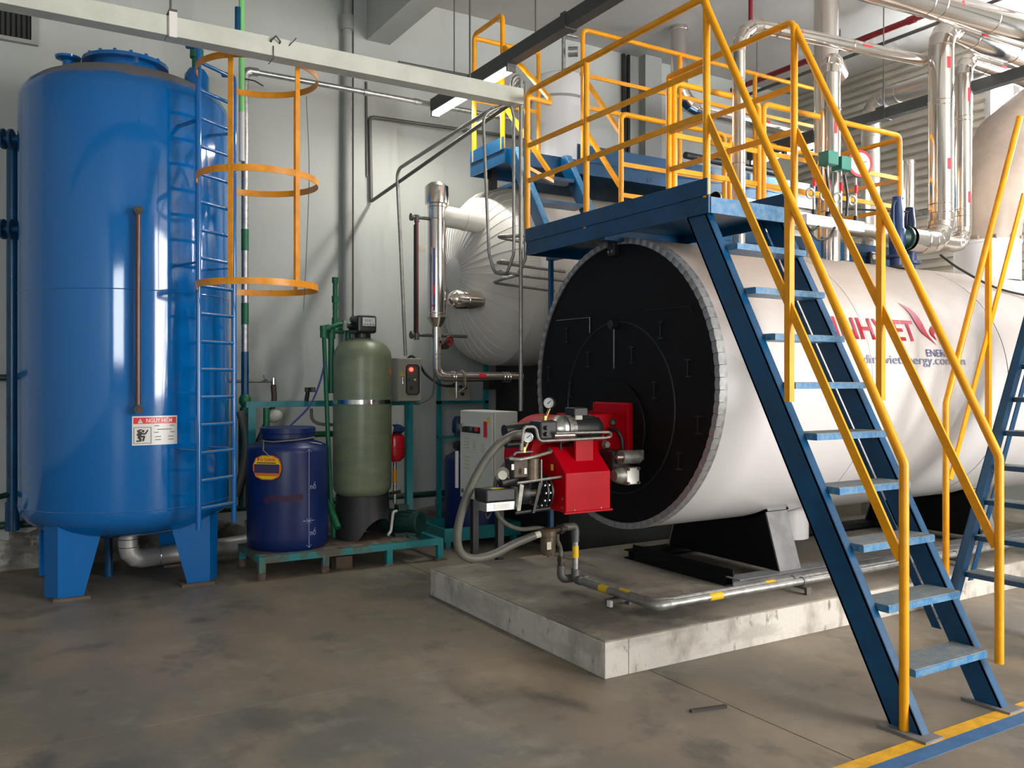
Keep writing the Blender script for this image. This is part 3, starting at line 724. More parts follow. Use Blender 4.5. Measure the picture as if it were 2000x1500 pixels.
MB().add([tagp(a, b, 0.0018) for a, b in ((-0.085, 0.032), (0.075, 0.032), (0.075, 0.039), (-0.085, 0.039))], [(0, 1, 2, 3)]).build('small_print', 'ink', tgm, smooth=0)
st = []
for k in range(25):
    a = math.radians(VA - 62 + k * 5.2); st.append((BX + 0.232 * math.cos(a), BY + 0.232 * math.sin(a), 1.028 + 0.028 * abs(k - 6) / 18))
MB().sweep([tagp(0.02, 0.088, 0.001)] + [V(bp_(VA - 34, 0.97, 0.012)), V((BX + 0.24 * math.cos(math.radians(VA - 50)), BY + 0.24 * math.sin(math.radians(VA - 50)), 1.035))], 0.005, 6).build('string', 'string', tgm)
MB().sweep(st, 0.005, 6).build('string', 'string', tgm)
MB().obox((BX + 0.16, BY - 0.20, 1.012), (0.9, 0.3, -0.15), (-0.3, 0.9, 0.12), (0, 0, 1), 0.10, 0.045, 0.003).build('label_slip', 'sign_white', tgm, smooth=0)

# ---------------------------------------------------------------- softener vessel
VX, VY, VR = 2.71, 6.95, 0.246
sv = thing('softener_vessel', (VX, VY, KZ), 'green-grey fibreglass softener vessel with a steel band and black valve head', 'vessel')
pf = [(0.0, 0.49)]
for k in range(1, 8):
    a = PI / 2 * k / 7; pf.append((VR * math.sin(a), 0.62 - 0.13 * math.cos(a)))
pf += [(VR, 1.0), (VR, 1.70)]
for k in range(1, 8):
    a = PI / 2 * k / 7; pf.append((VR * math.cos(a) ** 0.8 if k < 7 else 0.06, 1.70 + 0.17 * math.sin(a)))
pf += [(0.06, 1.88), (0, 1.88)]
MB().lathe(pf, (VX, VY, 0), n=64).build('body', 'frp_green', sv, smooth=45)
MB().lathe([(VR + 0.001, 1.312), (VR + 0.006, 1.312), (VR + 0.006, 1.348), (VR + 0.001, 1.348)], (VX, VY, 0), n=64).build('steel_band', 'chrome', sv)
# moulded base with arched openings
n = 48; vs = []; fs = []
for k in range(n):
    a = 2 * PI * k / n; arch = max(0.0, math.cos(2 * (a + math.radians(70)))) ** 0.6
    zb = KZ + 0.01 + 0.17 * arch
    for r, z in ((VR * 0.98, zb), (VR * 0.90, 0.545), (VR * 0.80, 0.545), (VR * 0.91, zb)):
        vs.append((VX + r * math.cos(a), VY + r * math.sin(a), z))
for k in range(n):
    k2 = (k + 1) % n
    for j in range(4): fs.append((4 * k + j, 4 * k2 + j, 4 * k2 + (j + 1) % 4, 4 * k + (j + 1) % 4))
MB().add(vs, fs).build('base', 'base_black', sv, smooth=50)
hd = MB().box(VX - 0.085, VX + 0.085, VY - 0.12, VY + 0.10, 1.905, 2.055).build('control_head', 'valve_black', sv, smooth=0, bevel=0.02)
MB().cyl((VX, VY, 1.87), (VX, VY, 1.92), 0.07, n=24).build('head_collar', 'valve_black', sv)
MB().box(VX - 0.045, VX + 0.065, VY - 0.1265, VY - 0.118, 1.965, 2.035).build('display', 'dial', hd, smooth=0)
lettering('88:88', 0.030, planefn((VX - 0.03, VY - 0.1275, 2.0), (1, 0, 0), (0, 0, 1)), 'display_digits', 'ink_grey', hd, squeeze=0.9)
for k in range(4):
    MB().box(VX - 0.036 + k * 0.025, VX - 0.02 + k * 0.025, VY - 0.1275, VY - 0.1265, 1.972, 1.984).build('button', 'ink_grey', hd, smooth=0)
MB().cyl((VX - 0.14, VY + 0.02, 1.97), (VX - 0.08, VY + 0.02, 1.97), 0.035, n=16).build('port', 'valve_black', sv)
MB().cyl((VX - 0.14, VY + 0.02, 1.93), (VX - 0.14, VY + 0.02, 2.0), 0.028, n=16).build('port', 'blue_grey_wall', sv)

# green pipework round the softener
gpw = thing('green_pipework', (2.4, 7.05, 0.2), 'green plastic pipes looping from the softener head down to the skid', 'pipework')
GP = lambda pts, r=0.022, b=0.0, nm='pipe': MB().tube(pts, r, bend=b, seg=4, n=14).build(nm, 'green_pipe', gpw)
xL = 2.36
GP([(VX - 0.09, 7.0, 1.99), (VX - 0.20, 6.98, 1.98), (xL, 6.92, 1.93), (xL + 0.06, 6.93, 0.60), (xL + 0.10, 6.95, 0.20)], 0.020)
for p, q in (((xL - 0.02, 6.92, 1.93), (xL + 0.05, 6.925, 1.945)), ((xL, 6.92, 1.86), (xL, 6.92, 1.96)), ((VX - 0.16, 6.99, 1.985), (VX - 0.08, 7.0, 1.99))):
    MB().cyl(p, q, 0.030, n=14).build('elbow_socket', 'green_pipe', gpw)
GP([(VX - 0.13, 7.05, 1.93), (VX - 0.24, 7.05, 1.93), (VX - 0.24, 7.05, 1.40)], 0.026, 0.03)
MB().cyl((VX - 0.24, 7.05, 1.86), (VX - 0.24, 7.05, 1.97), 0.036, n=14).build('elbow_socket', 'green_pipe', gpw)
GP([(VX - 0.07, 7.10, 1.95), (VX - 0.07, 7.10, 1.75)], 0.028)
ux = 2.70; uy = 7.60
GP([(ux, uy, 1.95), (ux, uy, 2.42)], 0.022)
for z0, z1, r in ((2.00, 2.08, 0.030), (2.16, 2.20, 0.024), (2.22, 2.28, 0.031), (2.40, 2.45, 0.030)):
    MB().cyl((ux, uy, z0), (ux, uy, z1), r, n=14).build('pipe_union', 'green_pipe', gpw)
GP([(VX - 0.14, 7.02, 1.99), (ux, 7.30, 1.98), (ux, uy, 1.98)], 0.022)
GP([(2.2, 7.18, 1.05), (VX, 7.18, 1.05)], 0.026)
GP([(1.97, 7.22, 1.28), (1.97, 7.22, 0.6)], 0.026)
GP([(3.0, 7.12, 1.28), (2.99, 7.10, 0.45)], 0.026)
GP([(2.36, 7.0, 0.62), (2.42, 6.92, 0.45), (2.44, 6.80, 0.30)], 0.03)
tag(MB().sweep(smooth_curve([(xL + 0.005, 6.90, 1.66), (xL - 0.05, 6.88, 1.48), (xL - 0.14, 6.86, 1.30), (BX + 0.02, BY, 1.142)]), 0.008, 8).build('suction_tube', 'logo_blue'), 'thin blue suction tube running from the green pipe into the barrel lid', 'tube')
tag(MB().sweep(smooth_curve([(2.33, 7.15, 1.27), (2.34, 7.15, 1.18), (2.40, 7.13, 1.14), (2.52, 7.1, 1.13)]), 0.014, 8).build('grey_cable', 'hose_grey'), 'grey looped cable below the teal rail left of the green vessel', 'cable')
sw_ = thing('float_switch', (2.33, 7.18, 1.335), 'small black fitting standing on the teal rail left of the green vessel', 'fitting')
MB().cyl((2.30, 7.19, 1.335), (2.31, 7.18, 1.41), 0.018, n=10).build('stem', 'valve_black', sw_)
MB().box(2.29, 2.37, 7.15, 7.21, 1.41, 1.45).build('head', 'valve_black', sw_, smooth=0, bevel=0.005)
tag(MB().lathe([(0.0, 0), (0.05, 0.01), (0.06, 0.05), (0.05, 0.10), (0.025, 0.13), (0.0, 0.14)], (2.03, 7.30, 1.20), axis=(0.3, -0.9, 0.2), n=16).build('small_pump_cap', 'paper'), 'small cream round fitting behind the brown hose', 'fitting')

# ---------------------------------------------------------------- pump and pressure vessel on the skid
pm = thing('feed_pump', (3.06, 6.84, KZ), 'dark green motor pump with a white drain hose on the skid', 'pump')
ax = V((0.55, -0.83, 0)); pc = V((3.02, 6.90, 0.30))
MB().lathe([(0.0, -0.02), (0.085, -0.02), (0.09, 0.0), (0.09, 0.16), (0.095, 0.165), (0.095, 0.215), (0.085, 0.225), (0.0, 0.228)], pc, axis=ax, n=28).build('motor', 'dark_green', pm)
for k in range(14):
    a = 2 * PI * k / 14; u = V((0, 0, 1)); w = ax.cross(u)
    d = u * math.cos(a) + w * math.sin(a)
    MB().obox(pc + d * 0.094 + ax * 0.08, ax, ax.cross(d), d, 0.15, 0.004, 0.014).build('fin', 'dark_green', pm, smooth=0)
MB().lathe([(0.0, -0.14), (0.08, -0.14), (0.10, -0.10), (0.10, -0.04), (0.06, -0.02)], pc, axis=ax, n=24).build('pump_casing', 'dark_green', pm)
MB().box(2.99, 3.09, 6.83, 6.93, 0.385, 0.44).build('terminal_box', 'dark_green', pm, smooth=0, bevel=0.008)
MB().box(2.93, 3.12, 6.76, 6.98, KZ + 0.006, 0.215).build('foot', 'dark_green', pm, smooth=0)
MB().tube([(2.96, 6.80, 0.40), (2.92, 6.78, 0.40), (2.89, 6.76, 0.24), (2.85, 6.72, 0.22)], 0.012, bend=0.03, n=10).build('drain_hose', 'pipe_white', pm)
rv = thing('pressure_vessel', (3.02, 6.98, 0.42), 'small red pressure vessel wrapped in rags above the green pump', 'vessel')
MB().lathe([(0.0, 0.80), (0.05, 0.805), (0.08, 0.835), (0.086, 0.87), (0.086, 1.0), (0.078, 1.03), (0.04, 1.05), (0.0, 1.055)], (3.02, 6.98, 0), n=32).build('shell', 'red_vessel', rv)
MB().torus((3.02, 6.98, 0.93), (0, 0, 1), 0.086, 0.004, 32, 6).build('seam', 'red_vessel', rv)
MB().cyl((3.02, 6.98, 0.44), (3.02, 6.98, 0.80), 0.016, n=12).build('stem', 'galvanised', rv)
MB().cyl((3.02, 6.98, 0.62), (3.02, 6.98, 0.74), 0.019, n=12).build('valve', 'yellow', rv)
MB().cyl((2.97, 6.96, 0.53), (3.07, 6.98, 0.54), 0.014, n=10).build('cross_fitting', 'bronze_dark', rv)
random.seed(11)
def rag(c, s, material, name):
    m = MB(); vs = []; fs = []; n, r = 10, 5
    for i in range(r + 1):
        for k in range(n):
            a = 2 * PI * k / n; ph = PI * i / r
            q = random.uniform(0.75, 1.15)
            vs.append((c[0] + s[0] * q * math.sin(ph) * math.cos(a), c[1] + s[1] * q * math.sin(ph) * math.sin(a), c[2] + s[2] * q * math.cos(ph)))
    for i in range(r):
        for k in range(n): fs.append((i * n + k, i * n + (k + 1) % n, (i + 1) * n + (k + 1) % n, (i + 1) * n + k))
    tag(m.add(vs, fs).build('rag', material), name, 'rag')
rag((3.03, 6.97, 1.085), (0.075, 0.07, 0.045), 'deep_blue_valve', 'crumpled dark blue rag on top of the red vessel')
rag((2.95, 6.93, 1.085), (0.035, 0.03, 0.055), 'pipe_white', 'crumpled white rag hanging beside the red vessel')

# ---------------------------------------------------------------- small control panel with red lamp
cp = thing('pump_control_box', (3.16, 7.1, 1.32), 'beige control box with a lit red lamp behind a black framed window', 'control box')
CX0, CX1, CY0, CY1, CZ0, CZ1 = 3.04, 3.27, 6.98, 7.19, 1.325, 1.705
MB().box(CX0, CX1, CY0, CY1, CZ0, CZ1).build('case', 'panel_beige', cp, smooth=0, bevel=0.004)
dr_ = MB().box(CX0 + 0.004, CX1 - 0.004, CY0 - 0.02, CY0, CZ0 + 0.004, CZ1 - 0.004).build('door', 'panel_beige', cp, smooth=0, bevel=0.004)
def rr(x0, x1, z0, z1, c): return [(x0 + c, z0), (x1 - c, z0), (x1, z0 + c), (x1, z1 - c), (x1 - c, z1), (x0 + c, z1), (x0, z1 - c), (x0, z0 + c)]
a_ = rr(CX0 + 0.075, CX1 - 0.025, CZ0 + 0.055, CZ1 - 0.055, 0.022); b_ = rr(CX0 + 0.085, CX1 - 0.035, CZ0 + 0.065, CZ1 - 0.065, 0.016)
m = MB(); n8 = 8; ya = CY0 - 0.028
m.add([(p[0], ya, p[1]) for p in a_] + [(p[0], ya, p[1]) for p in b_] + [(p[0], CY0 - 0.02, p[1]) for p in a_] + [(p[0], CY0 - 0.02, p[1]) for p in b_],
      [(k, (k + 1) % 8, 8 + (k + 1) % 8, 8 + k) for k in range(8)] + [(k, 16 + k, 16 + (k + 1) % 8, (k + 1) % 8) for k in range(8)] + [(8 + k, 8 + (k + 1) % 8, 24 + (k + 1) % 8, 24 + k) for k in range(8)])
m.build('window_gasket', 'rubber', dr_, smooth=0)
MB().add([(p[0], CY0 - 0.0205, p[1]) for p in b_], [tuple(range(8))]).build('window', 'window_dark', dr_, smooth=0)
MB().cyl((CX0 + 0.125, CY0 - 0.021, CZ1 - 0.10), (CX0 + 0.125, CY0 - 0.032, CZ1 - 0.10), 0.017, n=16).build('red_lamp', 'red_glow', dr_, label='glowing red pilot lamp')
MB().cyl((CX0 + 0.105, CY0 - 0.021, CZ1 - 0.19), (CX0 + 0.105, CY0 - 0.03, CZ1 - 0.19), 0.010, n=12).build('push_button', 'green_pipe', dr_)
MB().cyl((CX0 + 0.160, CY0 - 0.021, CZ1 - 0.19), (CX0 + 0.160, CY0 - 0.03, CZ1 - 0.19), 0.010, n=12).build('push_button', 'paper', dr_)
MB().box(CX0 + 0.115, CX0 + 0.14, CY0 - 0.024, CY0 - 0.02, CZ0 + 0.10, CZ0 + 0.135).build('switch', 'ink', dr_, smooth=0)
MB().box(CX0 + 0.04, CX0 + 0.053, CY0 - 0.032, CY0 - 0.02, CZ0 + 0.15, CZ0 + 0.21).build('latch', 'chrome', dr_, smooth=0, bevel=0.003)
MB().prism([(CX0 + 0.022, CY0 - 0.0215, CZ1 - 0.155), (CX0 + 0.065, CY0 - 0.0215, CZ1 - 0.155), (CX0 + 0.0435, CY0 - 0.0215, CZ1 - 0.115)], (0, -0.001, 0)).build('warning_triangle', 'tag_yellow', dr_, smooth=0)
MB().prism([(CX0 + 0.041, CY0 - 0.0227, CZ1 - 0.15), (CX0 + 0.046, CY0 - 0.0227, CZ1 - 0.15), (CX0 + 0.046, CY0 - 0.0227, CZ1 - 0.128), (CX0 + 0.041, CY0 - 0.0227, CZ1 - 0.128)], (0, -0.0006, 0)).build('warning_mark', 'ink', dr_, smooth=0)
cb = thing('panel_cables', (3.2, 7.2, 1.7), 'black cable and grey conduit leaving the beige control box', 'cable')
MB().sweep(smooth_curve([(3.20, 7.12, 1.70), (3.24, 7.10, 1.725), (3.30, 7.08, 1.66), (3.36, 7.06, 1.56), (3.48, 7.0, 1.47), (3.62, 7.0, 1.46)]), 0.012, 8).build('cable', 'hose_black', cb)
MB().sweep(smooth_curve([(3.22, 7.08, 1.318), (3.30, 7.05, 1.31), (3.38, 7.0, 1.36), (3.40, 6.98, 1.46), (3.40, 6.98, 1.60)]), 0.008, 8).build('cable', 'hose_grey', cb)

# ---------------------------------------------------------------- second dosing station behind the white cabinet
dt = thing('dosing_tray', (3.9, 7.2, 0), 'teal steel tray standing on short legs behind the white cabinet', 'tray')
MB().box(3.48, 4.28, 6.93, 7.52, 0.06, 0.08).build('bottom', 'teal', dt, smooth=0)
for (x0, x1, y0, y1) in ((3.48, 4.28, 6.93, 6.95), (3.48, 4.28, 7.50, 7.52), (3.48, 3.50, 6.95, 7.50), (4.26, 4.28, 6.95, 7.50)):
    MB().box(x0, x1, y0, y1, 0.08, 0.18).build('rim', 'teal', dt, smooth=0)
for x in (3.53, 4.23):
    for y in (6.98, 7.47): MB().box(x - 0.025, x + 0.025, y - 0.025, y + 0.025, 0.0, 0.06).build('leg', 'teal', dt, smooth=0)
for x in (3.73, 4.25):
    MB().box(x - 0.02, x + 0.02, 7.53, 7.57, 0.0, 1.70).build('post', 'teal', dt, smooth=0)
MB().box(3.71, 4.27, 7.40, 7.57, 0.95, 0.97).build('shelf', 'teal', dt, smooth=0)
MB().box(3.71, 4.27, 7.53, 7.57, 1.28, 1.31).build('rail', 'teal', dt, smooth=0)
b2 = thing('dosing_barrel', (3.93, 7.22, 0.08), 'dark blue plastic barrel in the teal tray behind the white cabinet', 'barrel', 'blue plastic barrels')
barrel(b2, 3.93, 7.22, 0.08, 0.275, 0.70)
MB().lathe([(0.0, 0.865), (0.19, 0.865), (0.195, 0.88), (0.195, 0.92), (0.17, 0.93), (0.0, 0.93)], (3.93, 7.22, 0), n=40).build('lid', 'valve_black', b2)
lettering('0.16 -', 0.055, lambda x, y: V((3.93 + 0.277 * math.cos(math.radians(-140) + x / 0.275), 7.22 + 0.277 * math.sin(math.radians(-140) + x / 0.275), 0.52 + y)), 'lettering', 'chalk', b2)
db = thing('switch_box', (3.62, 7.55, 1.40), 'small beige switch box with coloured knobs behind the white cabinet', 'control box')
MB().box(3.74, 3.98, 7.38, 7.53, 1.315, 1.50).build('case', 'panel_beige', db, smooth=0, bevel=0.004)
for x, z, mm in ((3.82, 1.42, 'paper_yellow'), (3.87, 1.45, 'logo_blue'), (3.92, 1.44, 'red_dark'), (3.89, 1.38, 'ink'), (3.80, 1.47, 'ink')):
    MB().cyl((x, 7.38, z), (x, 7.355, z), 0.016, n=12).build('knob', mm, db)
dpm = thing('dosing_pump', (3.7, 7.42, 0.97), 'dark blue dosing pump on the teal shelf behind the white cabinet', 'pump')
MB().lathe([(0.0, 0.0), (0.05, 0.0), (0.06, 0.03), (0.055, 0.12), (0.035, 0.16), (0.0, 0.165)], (3.89, 7.46, 1.00), n=20).build('body', 'deep_blue_valve', dpm)
for k in range(3): MB().cyl((3.86 + k * 0.03, 7.46, 0.97), (3.86 + k * 0.03, 7.46, 1.01), 0.008, n=8).build('foot', 'valve_black', dpm)
MB().cyl((3.89, 7.41, 1.11), (3.89, 7.37, 1.11), 0.028, n=14).build('knob', 'red_dark', dpm)

# ================================================================ feed-water tank behind the boiler (gored insulated head)
DY, DZ, DRR, DX = 6.90, 2.455, 0.81, 3.96
da = thing('feedwater_tank', (5.6, DY, 0), 'pale insulated horizontal tank with a domed head of radial cladding strips', 'tank')
MB().lathe([(DRR, 0), (DRR, 1.2), (DRR + 0.004, 1.2), (DRR + 0.004, 2.4), (DRR, 2.4), (DRR, 3.6), (0.0, 3.6)], (DX, DY, DZ), axis=(1, 0, 0), n=72).build('shell', 'deaerator_skin', da)
NG = 44; hp = []
for k in range(13):
    r = 0.15 + (DRR - 0.15) * k / 12; hp.append((r, -0.42 * math.sqrt(max(0, 1 - (r / (DRR * 1.0)) ** 2))))
g0 = MB()
half = PI / NG; vs = []; fs = []
for (r, h) in hp:
    for t in (-1.0, -0.955, -0.5, 0.0, 0.5, 0.955, 1.0):
        e = 0.005 if abs(t) == 1.0 else 0.0
        a = half * t; vs.append((DX + h - e, DY + r * math.sin(a), DZ + r * math.cos(a)))
for i in range(12):
    for j in range(6): fs.append((7 * i + j, 7 * i + j + 1, 7 * i + j + 8, 7 * i + j + 7))
gore = g0.add(vs, fs).build('head_gore', 'deaerator_skin', da, smooth=25)
for k in range(1, NG):
    c = V((DX, DY, DZ)) - V(da['_o'])
    twin(gore, da, Matrix.Translation(c) @ Matrix.Rotation(2 * PI * k / NG, 4, 'X') @ Matrix.Translation(-c))
MB().lathe([(0.0, -0.425), (0.10, -0.422), (0.155, -0.414), (0.155, -0.40)], (DX, DY, DZ), axis=(1, 0, 0), n=36).build('head_cap', 'deaerator_skin', da)
for x in (4.45, 6.6):
    MB().box(x - 0.1, x + 0.1, DY - 0.66, DY + 0.62, 0.0, 1.98).build('saddle', 'flat_black', da, smooth=0)
for y in (DY - 0.55, DY + 0.55):
    MB().box(4.2, 6.9, y - 0.06, y + 0.06, 1.42, 1.55).build('support_beam', 'flat_black', da, smooth=0)
MB().box(4.56, 6.5, DY - 0.64, DY - 0.61, 0.0, 1.55).build('shade_panel', 'flat_black', da, smooth=0)  # invented black sheet, added to darken the shaded space under the tank
# water level column with clad nozzles
lc = thing('level_standpipe', (3.215, 6.55, 1.5), 'tall silver clad level column beside the insulated tank head', 'pipe')
KX, KY = 3.215, 6.55
MB().lathe([(0.0, 3.17), (0.06, 3.165), (0.098, 3.135), (0.10, 3.13), (0.10, 2.99), (0.076, 2.985), (0.076, 2.55), (0.0765, 2.55), (0.0765, 2.05), (0.088, 2.045), (0.088, 2.035), (0.045, 1.96), (0.043, 1.955)][::-1], (KX, KY, 0), n=36).build('column', 'cladding', lc, smooth=25)
for z in (2.07, 2.86, 2.96): MB().torus((KX, KY, z), (0, 0, 1), 0.0775, 0.004, 36, 6).build('band', 'cladding', lc)
MB().tube([(KX, KY, 1.98), (KX, KY, 1.54), (4.05, KY, 1.54)], 0.043, bend=0.075, seg=2, n=24).build('lower_pipe', 'cladding', lc, smooth=20)
for z in (1.73, 1.69): MB().torus((KX, KY, z), (0, 0, 1), 0.0435, 0.003, 24, 6).build('band', 'cladding', lc)
for x in (3.36, 3.38, 3.86, 3.89, 3.92): MB().torus((x, KY, 1.54), (1, 0, 0), 0.0435, 0.0035, 24, 6).build('band', 'cladding', lc)
MB().lathe([(0.0436, 0.0), (0.0448, 0.0), (0.0448, 0.07), (0.0436, 0.07)], (3.60, KY, 1.54), axis=(1, 0, 0), n=8, a0=-0.5, a1=0.4, ref=(0, -1, 0.2)).build('red_mark', 'red_tape', lc)
tw = MB().torus((3.46, KY, 1.54), (1, 0, 0.15), 0.048, 0.010, 24, 8).build('binding_cord', 'string', lc)
MB().tube([(3.46, KY - 0.05, 1.53), (3.45, KY - 0.07, 1.45), (3.38, KY - 0.08, 1.41)], 0.005, n=6).build('binding_cord', 'string', lc)
MB().cyl((3.40, KY, 1.50), (3.40, KY, 1.36), 0.012, n=8).build('drip_wire', 'galvanised', lc)
MB().lathe([(0.06, 0.02), (0.088, 0.06), (0.088, 0.26), (0.092, 0.26), (0.092, 0.50)], (KX, KY, 2.90), axis=(1, 0.05, -0.06), n=28).build('upper_nozzle', 'deaerator_skin', lc)
MB().lathe([(0.0, 0.10), (0.05, 0.12), (0.082, 0.17), (0.082, 0.27), (0.086, 0.27), (0.086, 0.46)], (KX, KY - 0.02, 2.20), axis=(1, 0.04, -0.01), n=28).build('lower_nozzle', 'cladding', lc)
MB().cyl((KX - 0.07, KY - 0.03, 2.13), (KX - 0.045, KY - 0.063, 2.13), 0.008, n=8).build('stud', 'red_tape', lc)
MB().obox((KX - 0.052, KY - 0.058, 2.35), (1, -1, 0), (1, 1, 0), (0, 0, 1), 0.010, 0.014, 0.52).build('blue_stripe', 'logo_blue', lc, smooth=0)
MB().obox((KX - 0.053, KY - 0.060, 2.26), (1, -1, 0), (1, 1, 0), (0, 0, 1), 0.012, 0.016, 0.08).build('red_mark', 'red_tape', lc, smooth=0)
vw = thing('hand_valve', (3.30, 6.44, 1.83), 'small red handwheel valve beside the silver column', 'valve')
MB().torus((3.28, 6.44, 1.835), (0.3, -1, 0), 0.038, 0.007, 20, 8).build('handwheel', 'red_dark', vw)
for k in range(3):
    a = k * PI / 3; d = V((math.cos(a), 0.3 * math.cos(a), math.sin(a))) * 0.036
    MB().cyl(V((3.28, 6.44, 1.835)) - d, V((3.28, 6.44, 1.835)) + d, 0.005, n=6).build('spoke', 'red_dark', vw)
MB().cyl((3.28, 6.44, 1.835), (3.29, KY, 1.835), 0.012, n=8).build('stem', 'bronze_dark', vw)
MB().cyl((3.29, KY - 0.03, 1.80), (3.29, KY + 0.04, 1.80), 0.03, n=12).build('body', 'bronze_dark', vw)
lg = thing('level_gauge', (3.04, KY, 1.9), 'dark red level gauge tube left of the silver column', 'gauge')
MB().cyl((3.03, KY, 1.88), (3.03, KY, 2.84), 0.016, n=14).build('tube', 'gauge_red', lg)
MB().box(3.012, 3.022, KY - 0.02, KY + 0.02, 1.9, 2.80).build('guard', 'flat_black', lg, smooth=0)
for z in (1.885, 2.86):
    MB().cyl((2.985, KY, z), (3.15 if z > 2 else 3.5, KY, z), 0.014, n=10).build('gauge_arm', 'dark_conduit', lg)
    MB().cyl((2.975, KY, z), (2.995, KY, z), 0.032, n=12).build('cock_wheel', 'dark_conduit', lg)
    MB().cyl((3.03, KY, z - 0.04), (3.03, KY, z + 0.02), 0.022, n=10).build('cock', 'dark_conduit', lg)
MB().box(3.045, 3.10, KY - 0.025, KY - 0.022, 2.57, 2.63).build('paper_tag', 'paper', lg, smooth=0)

# white vessel on the upper platform
wt = thing('white_vessel', (5.0, 7.28, 3.46), 'white upright cylindrical vessel on the upper platform by the wall', 'vessel')
MB().lathe([(0.0, 4.60), (0.20, 4.60), (0.27, 4.57), (0.305, 4.50), (0.305, 4.33), (0.29, 4.325), (0.29, 3.475), (0.0, 3.475)], (4.97, 7.30, 0), n=48).build('body', 'collar_white', wt)
MB().torus((4.97, 7.30, 4.33), (0, 0, 1), 0.30, 0.012, 48, 6).build('rim', 'blue_grey_wall', wt)
MB().cyl((5.02, 7.30, 4.60), (5.02, 7.30, 5.05), 0.02, n=10).build('vent_stem', 'galvanised', wt)
MB().cyl((5.05, 7.26, 4.86), (5.13, 7.20, 4.86), 0.05, n=18).build('dial_gauge', 'galvanised', wt)
MB().cyl((5.02, 7.30, 5.05), (5.16, 7.25, 5.03), 0.018, n=10).build('vent_head', 'galvanised', wt)

# ================================================================ fire-tube boiler
OY, OZ, OR = 4.49, 1.488, 0.94
bo = thing('boiler', (6.0, OY, 0.19), 'large white horizontal boiler with a black front plate and red lettering', 'boiler')
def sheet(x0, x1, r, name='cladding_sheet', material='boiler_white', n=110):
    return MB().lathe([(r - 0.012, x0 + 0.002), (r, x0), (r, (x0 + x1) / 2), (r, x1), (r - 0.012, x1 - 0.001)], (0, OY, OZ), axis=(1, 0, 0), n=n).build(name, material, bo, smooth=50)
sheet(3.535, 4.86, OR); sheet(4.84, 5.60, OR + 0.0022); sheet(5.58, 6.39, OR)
MB().lathe([(OR - 0.02, 6.385), (OR - 0.004, 6.385), (OR - 0.004, 6.405), (OR - 0.02, 6.405)], (0, OY, OZ), axis=(1, 0, 0), n=96).build('joint_gap', 'flat_black', bo)
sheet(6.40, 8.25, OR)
MB().lathe([(OR - 0.01, 8.24), (OR - 0.06, 8.30), (0.0, 8.34)], (0, OY, OZ), axis=(1, 0, 0), n=64).build('rear_plate', 'black_plate', bo)
MB().lathe([(0.0, 3.512), (OR - 0.034, 3.512), (OR - 0.034, 3.535), (OR - 0.012, 3.56)], (0, OY, OZ), axis=(1, 0, 0), n=96).build('front_plate', 'black_plate', bo)
# crimped trim ring made of folded tabs
NT = 84; hh = PI / NT
r0, r1 = OR - 0.036, OR + 0.003
vs = []
for t, e in ((-0.96, 0.004), (0.0, 0.0), (0.96, 0.006)):
    for r, x in ((r0, 3.498 + e), (r1, 3.498 + e), (r1 + 0.001, 3.56), (r0, 3.53)):
        vs.append((x, OY + r * math.sin(hh * t), OZ + r * math.cos(hh * t)))
fs = []
for i in range(2):
    for j in range(4): fs.append((4 * i + j, 4 * i + (j + 1) % 4, 4 * i + 4 + (j + 1) % 4, 4 * i + 4 + j))
fs += [(0, 3, 2, 1), (8, 9, 10, 11)]
tab = MB().add(vs, fs).build('trim_tab', 'trim_metal', bo, smooth=0)
for k in range(1, NT):
    c = V((0, OY, OZ)) - V(bo['_o'])
    twin(tab, bo, Matrix.Translation(c) @ Matrix.Rotation(2 * PI * k / NT, 4, 'X') @ Matrix.Translation(-c))
# details of the black front
FX = 3.512
MB().torus((FX, OY, 1.33), (1, 0, 0), 0.56, 0.006, 64, 6).build('door_rim', 'black_part', bo)
MB().lathe([(0.0, 3.49), (0.30, 3.49), (0.305, 3.495), (0.305, FX)], (0, OY, 1.20), axis=(1, 0, 0), n=48).build('burner_plate', 'black_plate', bo)
for p in ((3.510, 5.043, 1.827), (3.510, 4.787, 1.650), (3.510, 4.315, 1.669), (3.510, 4.040, 1.812), (3.510, 3.797, 1.578), (3.510, 5.272, 1.556), (3.510, 4.999, 1.439), (3.510, 4.097, 1.446), (3.510, 3.712, 1.249), (3.510, 3.876, 1.029)):
    y, z = p[1], p[2]; m = MB()
    m.box(FX - 0.022, FX, y - 0.022, y + 0.022, z + 0.045, z + 0.053).box(FX - 0.022, FX, y - 0.022, y + 0.022, z - 0.053, z - 0.045).box(FX - 0.008, FX, y + 0.014, y + 0.022, z - 0.045, z + 0.045)
    m.build('cleat', 'black_part', bo, smooth=0)
q0, q1, q2 = (3.507, 5.188, 1.940), (3.507, 4.783, 1.937), (3.507, 4.783, 1.832)
MB().tube([q0, q1, q2], 0.004, n=6).build('weld_bead', 'cast_grey', bo)
MB().cyl((3.500, 4.507, 1.852), (3.500, 4.507, 1.584), 0.005, n=6).build('door_rod', 'cast_grey', bo)
kp = V((3.500, 4.507, 1.872))
MB().cyl(kp - V((0.03, 0, 0)), kp + V((0.012, 0, 0)), 0.03, n=14).build('door_knob', 'black_part', bo)
MB().tube([(3.507, 4.191, 1.944), (3.507, 3.794, 1.940), (3.507, 3.777, 1.897)], 0.003, n=6).build('weld_bead', 'black_part', bo)
lp = V((3.490, 4.505, 2.388))
MB().box(3.47, 3.52, lp.y - 0.035, lp.y + 0.035, lp.z - 0.07, lp.z + 0.08).build('lifting_bracket', 'black_part', bo, smooth=0, bevel=0.01)
